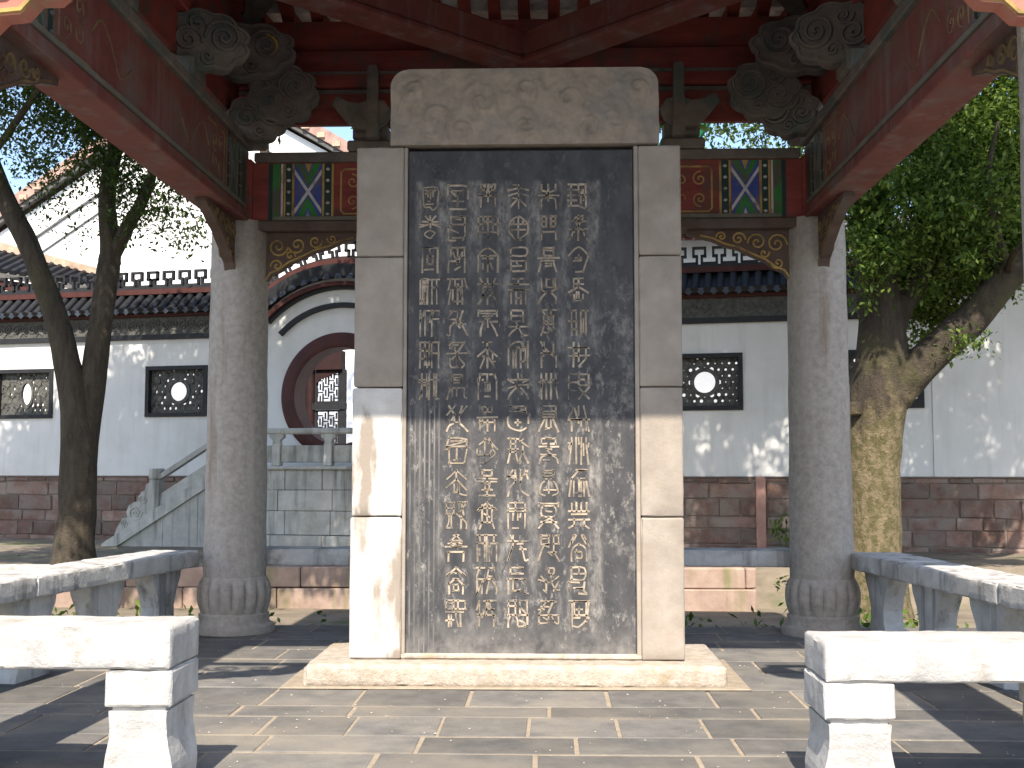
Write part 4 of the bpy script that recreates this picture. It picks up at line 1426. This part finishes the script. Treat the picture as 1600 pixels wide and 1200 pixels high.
# white gabled house
def gable_house():
    t = thing('gabled_house', 'tall white gabled house with pink tiled verge behind the garden wall', 'house', (0, 0, 0))
    Yg = 22.0
    pk = (-7.9, 10.25)
    L_, R_ = (-15.8, 4.75), (-1.0, 6.25)
    m_ = MB()
    m_.prism([(L_[0] + .5, GZ), (R_[0] - .3, GZ), (R_[0] - .3, R_[1] + .1), (pk[0], pk[1] - .25), (L_[0] + .5, L_[1] + .1)], Yg, Yg + 9, 'xz')
    m_.build('gable_wall', 'plaster_far', t)
    for (a, nm) in ((L_, 'roof'), (R_, 'roof')):
        d = Vector((a[0] - pk[0], a[1] - pk[1]))
        dn = Vector((-d.y, d.x)).normalized()
        if dn.y < 0:
            dn = -dn
        q = [pk, a, (a[0] + dn.x * .26, a[1] + dn.y * .26), (pk[0] + dn.x * .26 * 0, pk[1] + .30)]
        rf = MB().prism(q, Yg - .25, Yg + 9.2, 'xz').build(nm, 'red_tile_far', t)
        q2 = [(pk[0], pk[1] - .12), (a[0], a[1] - .12), (a[0], a[1] - .002), (pk[0], pk[1] - .002)]
        MB().prism(q2, Yg - .20, Yg + .0, 'xz').build('verge_shadow_board', 'grey_tile_far', rf)
        q3 = [(pk[0], pk[1] - 1.0), (a[0], a[1] - 1.0), (a[0], a[1] - .95), (pk[0], pk[1] - .95)]
        MB().prism(q3, Yg - .05, Yg - .001, 'xz').build('wall_moulding', 'grey_tile_far', t)
        q3 = [(pk[0], pk[1] - 1.45), (a[0], a[1] - 1.45), (a[0], a[1] - 1.42), (pk[0], pk[1] - 1.42)]
        MB().prism(q3, Yg - .04, Yg - .001, 'xz').build('wall_moulding', 'grey_tile_far', t)
        # verge tile ends
        L0 = d.length
        k = 0
        while k * .42 < L0 - .2:
            c = Vector(pk) + d * ((k * .42 + .2) / L0)
            MB().box(c.x - .09, c.x + .09, Yg - .30, Yg - .251, c.y + .03, c.y + .15).build('verge_tile', 'tan_ridge', rf)
            k += 1
    w = MB()
    wx0, wx1, wz0, wz1 = -8.45, -7.9, 7.45, 7.82
    w.box(wx0, wx1, Yg - .06, Yg - .001, wz0, wz0 + .05)
    w.box(wx0, wx1, Yg - .06, Yg - .001, wz1 - .05, wz1)
    w.box(wx0, wx0 + .05, Yg - .059, Yg - .001, wz0 + .05, wz1 - .05)
    w.box(wx1 - .05, wx1, Yg - .059, Yg - .001, wz0 + .05, wz1 - .05)
    w.build('vent_frame', 'stair_stone', t)
gable_house()

# gallery roof on the left, hip ridge falling to the right
def gallery():
    t = thing('gallery', 'old gallery roof with tan ridge, dark tile ends and red eaves board', 'gallery', (0, 0, 0))
    Y0 = 13.4
    # ridge line from (-9.6, z 5.0) falling to (-6.1, z 3.95)
    A, B = Vector((-10.6, Y0 + 1.2, 5.05)), Vector((-6.75, Y0, 3.98))
    m_ = MB()
    d = (B - A)
    up = Vector((0, 0, .16))
    n_ = Vector((0, 1, 0)) * .12
    vs = [A - n_, A + n_, A + n_ + up, A - n_ + up, B - n_, B + n_, B + n_ + up * .7, B - n_ + up * .7]
    m_.add(vs, [(0, 1, 2, 3), (4, 7, 6, 5), (0, 4, 5, 1), (1, 5, 6, 2), (2, 6, 7, 3), (3, 7, 4, 0)])
    m_.build('ridge', 'tan_ridge', t)
    # roof plane dropping towards the viewer from the ridge
    drop = Vector((-.2, -1.3, -.62))
    vs = [A, B, B + drop * .30, A + drop]
    lo = [v - Vector((0, 0, .08)) for v in vs]
    MB().add(vs + lo, [(0, 1, 2, 3), (7, 6, 5, 4), (0, 4, 5, 1), (1, 5, 6, 2), (2, 6, 7, 3), (3, 7, 4, 0)]).build('roof_slope', 'grey_tile_far', t)
    P, Q = A + drop, B + drop * .30
    for k in range(26):
        f = k / 25
        s_, e_ = A.lerp(B, f), P.lerp(Q, f)
        MB().tube([s_ + Vector((0, 0, .03)), e_ + Vector((0, 0, .03))], .055, 6).build('tile_row', 'dark_tile', t)
    m_ = MB()
    for off0, off1, nm, mt in ((-.09, -.28, 'eaves_board', 'coping_red'), (-.285, -.60, 'eaves_frame', 'dark_red_wood')):
        vs = [P + Vector((0, .06, off0)), Q + Vector((0, .06, off0)), Q + Vector((0, .06, off1 * .8)), P + Vector((0, .06, off1))]
        bk_ = [v + Vector((0, .1, 0)) for v in vs]
        MB().add(vs + bk_, [(0, 1, 2, 3), (7, 6, 5, 4), (0, 4, 5, 1), (1, 5, 6, 2), (2, 6, 7, 3), (3, 7, 4, 0)]).build(nm, mt, t)
    MB().box(-11, -7.4, Y0 + .4, Y0 + .6, GZ, 3.7).build('wall', 'plaster_far', t)
gallery()

# low hall on the right
def rear_hall():
    t = thing('rear_hall', 'white hall with grey tiled roof and red eaves board beyond the mossy tree', 'hall', (0, 0, 0))
    Y0, ze = 17.5, 5.55
    x0, x1 = .75, 13.0
    MB().box(x0 + .6, x1 - .6, Y0 + .6, Y0 + 6, GZ, ze).build('wall', 'plaster_far', t)
    MB().box(x0 + .1, x1 - .1, Y0 + .1, Y0 + .2, ze - .12, ze + .02).build('eaves_board', 'coping_red', t)
    rf = MB().prism([(Y0, ze + .021), (Y0 + 3.3, ze + 1.0), (Y0 + 6.6, ze + .021)], x0, x1, 'yz').build('roof', 'grey_tile_far', t)
    for k in range(60):
        xx = x0 + .15 + k * .195
        MB().lathe([(.05, 0), (.085, .01), (.085, .04)], 8, TR(xx, Y0 - .01, ze + .08, rx=R(90))).build('tile_end', 'dark_tile', rf)
rear_hall()

# kiosk with green glazed flying eaves, its right-hand corner seen over the lintel
def green_kiosk():
    cx, cy = .45, 14.6
    t = thing('green_kiosk', 'kiosk with green glazed upturned eaves corner peeping out behind the stele', 'kiosk', (cx, cy, 0))
    h, ze = 1.55, 5.25
    MB().box(-1.0, 1.0, -1.0, 1.0, GZ, ze - .05).build('wall', 'plaster_far', t)
    m_ = MB()
    n = 12
    def corner(f):        # height along the eave: rises steeply to the corners
        return ze + .75 * abs(f) ** 5
    for k in range(4):
        Mk = Matrix.Rotation(k * PI / 2, 4, 'Z')
        vs, fs = [], []
        for i in range(n + 1):
            f = -1 + 2 * i / n
            out = h + .45 * abs(f) ** 4
            for g_ in range(7):
                q = g_ / 6
                e = Vector((f * out, -out, corner(f)))
                a = Vector((0, 0, ze + 2.3))
                p = e.lerp(a, q)
                p.z -= .55 * math.sin(q * PI) * (1 - .2 * abs(f))
                vs.append(p)
        for i in range(n):
            for g_ in range(6):
                a = i * 7 + g_
                fs.append((a, a + 7, a + 8, a + 1))
        m_.add(vs, fs, Mk)
    m_.build('roof', 'green_glaze', t, smooth=True)
    for sx in (-1, 1):
        for sy in (-1, 1):
            MB().tube([(sx * .9, sy * .9, ze + .42), (sx * 1.5, sy * 1.5, ze + .38), (sx * 1.85, sy * 1.85, ze + .62), (sx * 2.12, sy * 2.12, ze + 1.0), (sx * 2.3, sy * 2.3, ze + 1.45)], [.09, .09, .08, .065, .03], 8).build('flying_hip', 'green_glaze', t, smooth=True)
green_kiosk()

# ================================================================ TREES
def leaves(name, clusters, size, material, parent, seed, sub=10, spread=.35):
    """clusters: (centre, (rx, ry, rz), count). Leaf = two-triangle rhombus, folded, spread over twig-end clumps."""
    rg_ = np.random.default_rng(seed)
    V, F = [], []
    base_i = 0
    for cl_ in clusters:
        c, rad, cnt = cl_[:3]
        sz_ = cl_[3] if len(cl_) > 3 else size
        ns = max(2, cnt // sub)
        d = rg_.normal(size=(ns, 3))
        d /= np.linalg.norm(d, axis=1)[:, None]
        rr = rg_.uniform(.15, 1, ns) ** .45
        cen = np.array(c) + d * rr[:, None] * np.array(rad)
        idx = rg_.integers(0, ns, cnt)
        p = cen[idx] + rg_.normal(size=(cnt, 3)) * spread * np.array([.34, .34, .24])
        dirs = rg_.normal(size=(cnt, 3))
        dirs[:, 2] -= .25
        dirs /= np.linalg.norm(dirs, axis=1)[:, None]
        side = np.cross(dirs, rg_.normal(size=(cnt, 3)) * .5 + np.array([0, 0, 1.0]))
        side /= np.linalg.norm(side, axis=1)[:, None] + 1e-9
        nrm = np.cross(side, dirs)
        s = sz_ * rg_.uniform(.65, 1.25, cnt)[:, None]
        a = p
        b_ = p + dirs * s * .5 + side * s * .24 + nrm * s * .06
        e = p + dirs * s
        f = p + dirs * s * .5 - side * s * .24 + nrm * s * .06
        V.append(np.stack([a, b_, e, f], 1).reshape(-1, 3))
        q = base_i + np.arange(cnt) * 4
        F.append(np.stack([q, q + 1, q + 2, q, q + 2, q + 3], 1).reshape(-1, 3))
        base_i += cnt * 4
    V = np.concatenate(V)
    F = np.concatenate(F)
    me = bpy.data.meshes.new(name)
    me.vertices.add(len(V))
    me.vertices.foreach_set('co', V.astype(np.float32).ravel())
    me.loops.add(F.size)
    me.loops.foreach_set('vertex_index', F.astype(np.int32).ravel())
    me.polygons.add(len(F))
    me.polygons.foreach_set('loop_start', np.arange(0, F.size, 3, dtype=np.int32))
    me.polygons.foreach_set('loop_total', np.full(len(F), 3, dtype=np.int32))
    me.update(calc_edges=True)
    me.validate()
    me.materials.append(MATS[material])
    return link(name, me, parent)


def limb(mb, pts, r, seg=14, rough=.14):
    p = smooth_line([tuple(q) for q in pts], 5)
    n = len(p)
    rr = []
    for i in range(n):
        t = i / (n - 1) * (len(r) - 1)
        k = min(int(t), len(r) - 2)
        rr.append(r[k] + (r[k + 1] - r[k]) * (t - k))
    mb.tube(p, rr, seg, rough)


# forked tree on the left: trunk at Y 6.2
YL = 6.2
tl = thing('forked_tree', 'dark slender tree forking low into two leaning stems', 'tree', (0, 0, 0))
def PL(px, py, dy=0.0):
    d = 11.482 + dy
    s = 1850 / d
    return ((px - 860) / s + .16, YL + dy, .947 + (735 - py) / s + .000)
m_ = MB()
limb(m_, [(-4.5, YL, GZ - .1), PL(112, 850), PL(115, 740), PL(108, 640), PL(88, 545), PL(62, 465), PL(22, 370), PL(-25, 280), PL(-70, 150), PL(-90, 20)], [.27, .19, .17, .15, .125, .115, .105, .095, .075, .05])
limb(m_, [PL(118, 790, .03), PL(125, 690, .05), PL(135, 590, .08), PL(146, 490, .1), PL(155, 410, .12), PL(158, 380, .12), PL(150, 300, .15), PL(163, 210, .2), PL(185, 140, .25), PL(190, 40, .3), PL(205, -90, .35)], [.13, .13, .125, .115, .11, .105, .085, .075, .065, .055, .04])
limb(m_, [PL(160, 395, .12), PL(185, 345, .05), PL(207, 305, 0), PL(222, 262, -.05), PL(235, 200, -.1), PL(265, 120, -.2)], [.085, .07, .06, .05, .04, .025], 10)
for q in range(14):
    s0 = rnd.choice([PL(-40, 230), PL(180, 150, .2), PL(235, 200, -.1), PL(190, 40, .3), PL(-80, 80)])
    e0 = Vector(s0) + Vector((rnd.uniform(-1.4, 1.8), rnd.uniform(-1.2, 1.2), rnd.uniform(.3, 1.6)))
    mid = (Vector(s0) + e0) / 2 + Vector((rnd.uniform(-.2, .2), rnd.uniform(-.2, .2), rnd.uniform(-.1, .25)))
    limb(m_, [s0, mid, e0], [.04, .028, .012], 7)
m_.build('trunk', 'bark', tl, smooth=True)
cl = []
def PLc(px, py, r, cnt, dy=0.0, rzf=.8):
    cl.append((PL(px, py, dy), (r, r, r * rzf), int(cnt * 1.7), .056))
for a in ((40, 120, .75, 1500, 0), (120, 150, .55, 1300, .2), (60, 215, .55, 800, -.2), (150, 215, .35, 700, .1), (175, 260, .28, 450, 0), (215, 290, .35, 450, -.1),
          (250, 330, .30, 330, -.2), (285, 365, .16, 110, -.3), (195, 330, .25, 200, 0), (20, 185, .4, 450, .3), (95, 265, .35, 230, .4), (45, 305, .22, 90, 0), (265, 250, .35, 300, 0), (130, 330, .3, 90, .2)):
    PLc(*a)
# high crown shading the wall; unseen clusters added to shade trunk, stairs, terrace edge
for x, y, z, r, n_ in ((-7.4, 6.2, 6.3, 1.5, 5200), (-5.6, 6.6, 6.6, 1.6, 6200), (-4.0, 6.4, 6.4, 1.5, 6200), (-2.5, 6.8, 6.6, 1.4, 5600), (-6.6, 5.0, 7.4, 1.4, 3600), (-4.6, 5.0, 7.6, 1.5, 4200), (-2.8, 5.4, 7.6, 1.3, 3600), (-8.6, 7, 5.6, 1.3, 3600), (-1.3, 7.0, 6.3, 1.1, 3400), (-5.0, 7.6, 5.6, 1.2, 3200), (-7.0, 7.6, 5.3, 1.1, 2600), (-3.2, 7.8, 5.6, 1.0, 2600), (-4.6, 3.4, 5.7, 1.1, 3600), (-5.8, 3.0, 5.8, 1.2, 3600), (-3.6, 2.6, 5.5, .8, 2200), (-4.6, 2.4, 5.4, .8, 2400), (-5.6, 4.4, 6.0, 1.1, 3000), (-4.2, 4.4, 6.2, 1.0, 3000), (-2.5, 3.3, 4.7, .55, 1500), (-1.2, 8.2, 5.2, .8, 2000), (0.2, 7.6, 6.0, 1.0, 3000), (-2.6, 2.45, 4.2, .40, 1500), (-3.3, 2.45, 4.2, .40, 1500), (-2.0, 2.55, 4.25, .38, 1300), (-4.0, 2.4, 4.3, .4, 1300), (-2.8, 3.3, 3.95, .45, 1300), (-2.25, 2.9, 4.25, .45, 1300), (-1.6, 2.8, 4.5, .45, 1200), (-2.8, 5.0, 5.5, .8, 2800), (-1.8, 5.2, 5.6, .8, 2800), (-3.8, 5.0, 5.7, .8, 2400), (-0.8, 6.2, 5.9, .8, 2400), (-3.4, 6.2, 5.2, .6, 1500)):
    cl.append(((x, y, z), (r, r * .9, r * .7), int(n_ * 1.25), .12))
leaves('crown', cl, .085, 'leaf_camphor', tl, 11, sub=30, spread=.32)

# mossy tree on the right: trunk at Y 5.7
YR = 5.7
tr_ = thing('mossy_tree', 'stout leafy tree with yellow-green mossy trunk and one thick side limb', 'tree', (0, 0, 0))
def PR(px, py, dy=0.0):
    d = 10.98 + dy
    s = 1850 / d
    return ((px - 860) / s + .16, YR + dy, .947 + (735 - py) / s)
m_ = MB()
limb(m_, [(3.10, YR, GZ - .1), PR(1357, 860), PR(1358, 780), PR(1361, 710), PR(1366, 660), PR(1371, 615), PR(1375, 570), PR(1376, 500), PR(1368, 420), PR(1362, 340), PR(1358, 240), PR(1365, 100), PR(1380, -60)],
     [.36, .25, .232, .235, .25, .258, .24, .20, .185, .175, .15, .12, .08], 24, .09)
limb(m_, [PR(1372, 665, -.02), PR(1392, 622, -.05), PR(1428, 580, -.08), PR(1475, 535, -.1), PR(1525, 490, -.12), PR(1575, 430, -.15), PR(1640, 385, -.2), PR(1720, 300, -.3), PR(1800, 160, -.4)], [.12, .17, .165, .155, .15, .14, .125, .10, .06], 16)
limb(m_, [PR(1388, 520, .05), PR(1410, 475, 0), PR(1440, 420, -.05), PR(1450, 360, -.08), PR(1462, 280, -.1), PR(1490, 150, -.2), PR(1510, 20, -.3)], [.13, .12, .11, .10, .085, .06, .04], 12)
for px, py in ((1334, 640),):
    c = PR(px, py, -.12)
    m_.lathe([(.02, -.07), (.07, -.05), (.085, 0), (.07, .05), (.02, .07)], 10, TR(*c), fn=lambda a, z: 1 + .15 * math.sin(3 * a))
for q in range(16):
    s0 = rnd.choice([PR(1462, 280), PR(1720, 300, -.3), PR(1365, 100), PR(1358, 240), PR(1575, 430, -.15)])
    e0 = Vector(s0) + Vector((rnd.uniform(-1.2, 1.8), rnd.uniform(-1.2, 1.2), rnd.uniform(.2, 1.6)))
    mid = (Vector(s0) + e0) / 2 + Vector((rnd.uniform(-.2, .2), rnd.uniform(-.2, .2), rnd.uniform(-.1, .25)))
    limb(m_, [s0, mid, e0], [.05, .03, .012], 7)
m_.build('trunk', 'bark_moss_lit', tr_, smooth=True)
cl = []
def PRc(px, py, r, cnt, dy=0.0, rzf=.85):
    cl.append((PR(px, py, dy), (r, r, r * rzf), int(cnt * 1.15), .064))
for a in ((1365, 395, .26, 1100, -.45), (1350, 330, .26, 1000, -.3), (1420, 330, .50, 3200, -.4), (1500, 300, .60, 4200, -.3), (1560, 230, .60, 3800, 0), (1580, 340, .5, 2600, .2), (1470, 220, .6, 3800, .1),
          (1480, 400, .42, 2600, -.2), (1540, 405, .36, 1500, .3), (1440, 470, .30, 1500, .4), (1495, 460, .32, 1600, .5), (1560, 400, .35, 1400, .4), (1425, 415, .3, 1200, .3), (1470, 510, .2, 500, .45), (1610, 380, .35, 1000, .4), (1440, 540, .14, 160, .5), (1490, 545, .12, 110, -.3), (1530, 150, .7, 3400, .2), (1600, 130, .7, 2800, .4), (1640, 260, .6, 2400, 0), (1420, 250, .5, 2200, .5), (1535, 540, .08, 40, -.2), (1355, 470, .14, 120, -.3), (1590, 445, .12, 80, .3)):
    PRc(*a)
for x, y, z, r, n_ in ((1.0, 6.9, 6.3, 1.2, 4200), (2.2, 6.4, 6.3, 1.4, 5200), (3.6, 6.4, 6.4, 1.6, 6000), (5.2, 6.2, 6.4, 1.6, 6000), (6.8, 5.6, 6.0, 1.5, 4600), (2.0, 5.2, 7.4, 1.3, 3800), (4.0, 6.0, 7.6, 1.5, 2600), (6.0, 6.0, 7.4, 1.4, 2000), (.2, 5.8, 7.4, 1.2, 3400), (3.4, 7.8, 5.5, 1.1, 3000), (5.0, 7.4, 5.2, 1.2, 3200), (6.6, 7.2, 4.9, 1.1, 2600), (8.2, 6.2, 6.0, 1.4, 3200), (1.6, 7.9, 5.4, .9, 2200), (3.2, 3.1, 5.9, 1.0, 2200), (2.9, 4.2, 6.3, .9, 1600), (8.0, 8.0, 5.0, 1.2, 2600), (9.4, 7.0, 6.0, 1.4, 3000), (6.5, 5.0, 5.6, 1.0, 2600), (5.2, 5.2, 5.5, .8, 2000), (1.8, 4.9, 5.7, .8, 2000), (1.0, 5.4, 5.7, .8, 2000), (7.8, 5.4, 5.4, 1.0, 2200), (3.4, 3.4, 5.1, .55, 1500), (4.4, 3.2, 5.0, .5, 900), (5.0, 2.9, 4.9, .5, 900)):
    cl.append(((x, y, z), (r, r * .9, r * .7), int(n_ * 1.25), .12))  # high crown over the wall; unseen clusters added to shade trunk and limb
leaves('crown', cl, .085, 'leaf_right', tr_, 21, sub=46, spread=.30)

# tree standing beyond the wall, seen in the gap over the right lintel
tb = thing('distant_tree', 'bright leafy tree beyond the wall seen over the lintel beside the green kiosk', 'tree', (0, 0, 0))
m_ = MB()
limb(m_, [(4.6, 14.2, GZ), (4.5, 14.2, 3.0), (4.7, 14.3, 6.0), (4.4, 14.3, 8.5)], [.22, .18, .13, .06], 10)
m_.build('trunk', 'bark', tb, smooth=True)
leaves('crown', [((4.2, 14.2, 6.6), (1.6, 1.2, 1.2), 3800), ((5.6, 14.4, 7.2), (1.5, 1.2, 1.3), 3600), ((3.4, 14.4, 7.6), (1.1, 1.1, 1.0), 2200), ((4.8, 14.2, 8.8), (1.4, 1.2, 1.1), 2400)], .11, 'leaf_bright', tb, 31)
tb = thing('rooftop_tree', 'sparse tree top between the gabled house and the wall', 'tree', (0, 0, 0))
m_ = MB()
limb(m_, [(-4.9, 15.6, GZ), (-4.8, 15.6, 4.0), (-5.0, 15.6, 7.0), (-4.7, 15.7, 8.6)], [.16, .12, .08, .04], 10)
m_.build('trunk', 'bark', tb, smooth=True)
leaves('crown', [((-5.1, 15.6, 7.9), (.5, .6, .5), 500), ((-2.9, 15.6, 7.3), (.35, .4, .5), 260), ((-4.2, 15.6, 8.8), (1.2, .6, .6), 900)], .10, 'leaf_bright', tb, 32)

# ---------------------------------------------------------------- low planting
gc = []
for k in range(46):
    x = rnd.uniform(-3.4, 3.6)
    gc.append(((x, rnd.uniform(2.35, 3.4), GZ + .2), (.16, .14, .14), 46))
for k in range(40):
    x = rnd.uniform(-8, 8)
    gc.append(((x, rnd.uniform(6.6, 9.3), GZ + .12), (.2, .2, .12), 40))
o = leaves('ground_cover', gc, .075, 'leaf_bright', None, 41, sub=6, spread=.2)
tag(o, 'low leafy ground cover along the back of the pavilion floor', 'ground cover', kind='stuff')
for (px, lab, x, y, h) in ((0, 'small bright weed by the foot of the forked tree', -4.05, 5.6, .42), (1, 'small leafy weed beside the pink drain strip', 2.95, 9.0, .72)):
    w = thing('weed', lab, 'plant', (x, y, GZ))
    s_ = MB()
    for k in range(5):
        a = 2 * PI * k / 5
        s_.tube([(0, 0, 0), (.05 * math.cos(a), .05 * math.sin(a), h * .5), (.14 * math.cos(a), .14 * math.sin(a), h)], [.008, .006, .003], 5)
    s_.build('stem', 'leaf_bright', w)
    leaves('foliage', [((0, 0, h * .8), (.15, .15, h * .25), 70)], .09, 'leaf_bright', w, 50 + px, sub=6, spread=.12)
gr = MB()
for k in range(420):
    x, y = rnd.uniform(-2.3, 2.3), rnd.uniform(-1.6, 1.7)
    if -1.0 < x < 1.0 and y > -.08:
        continue
    r = rnd.uniform(.002, .0055)
    a = rnd.uniform(0, 6.28)
    p = [(x + r * math.cos(a + t) * rnd.uniform(.6, 1.5), y + r * math.sin(a + t) * rnd.uniform(.6, 1.5), .0024) for t in (0, 1.7, 3.4, 5.0)]
    gr.add(p + [(x, y, .0024 + r * .8)], [(0, 1, 4), (1, 2, 4), (2, 3, 4), (3, 0, 4)])
tag(gr.build('grit', 'base_stone'), 'scattered pale grit on the slate paving', 'grit', kind='stuff')
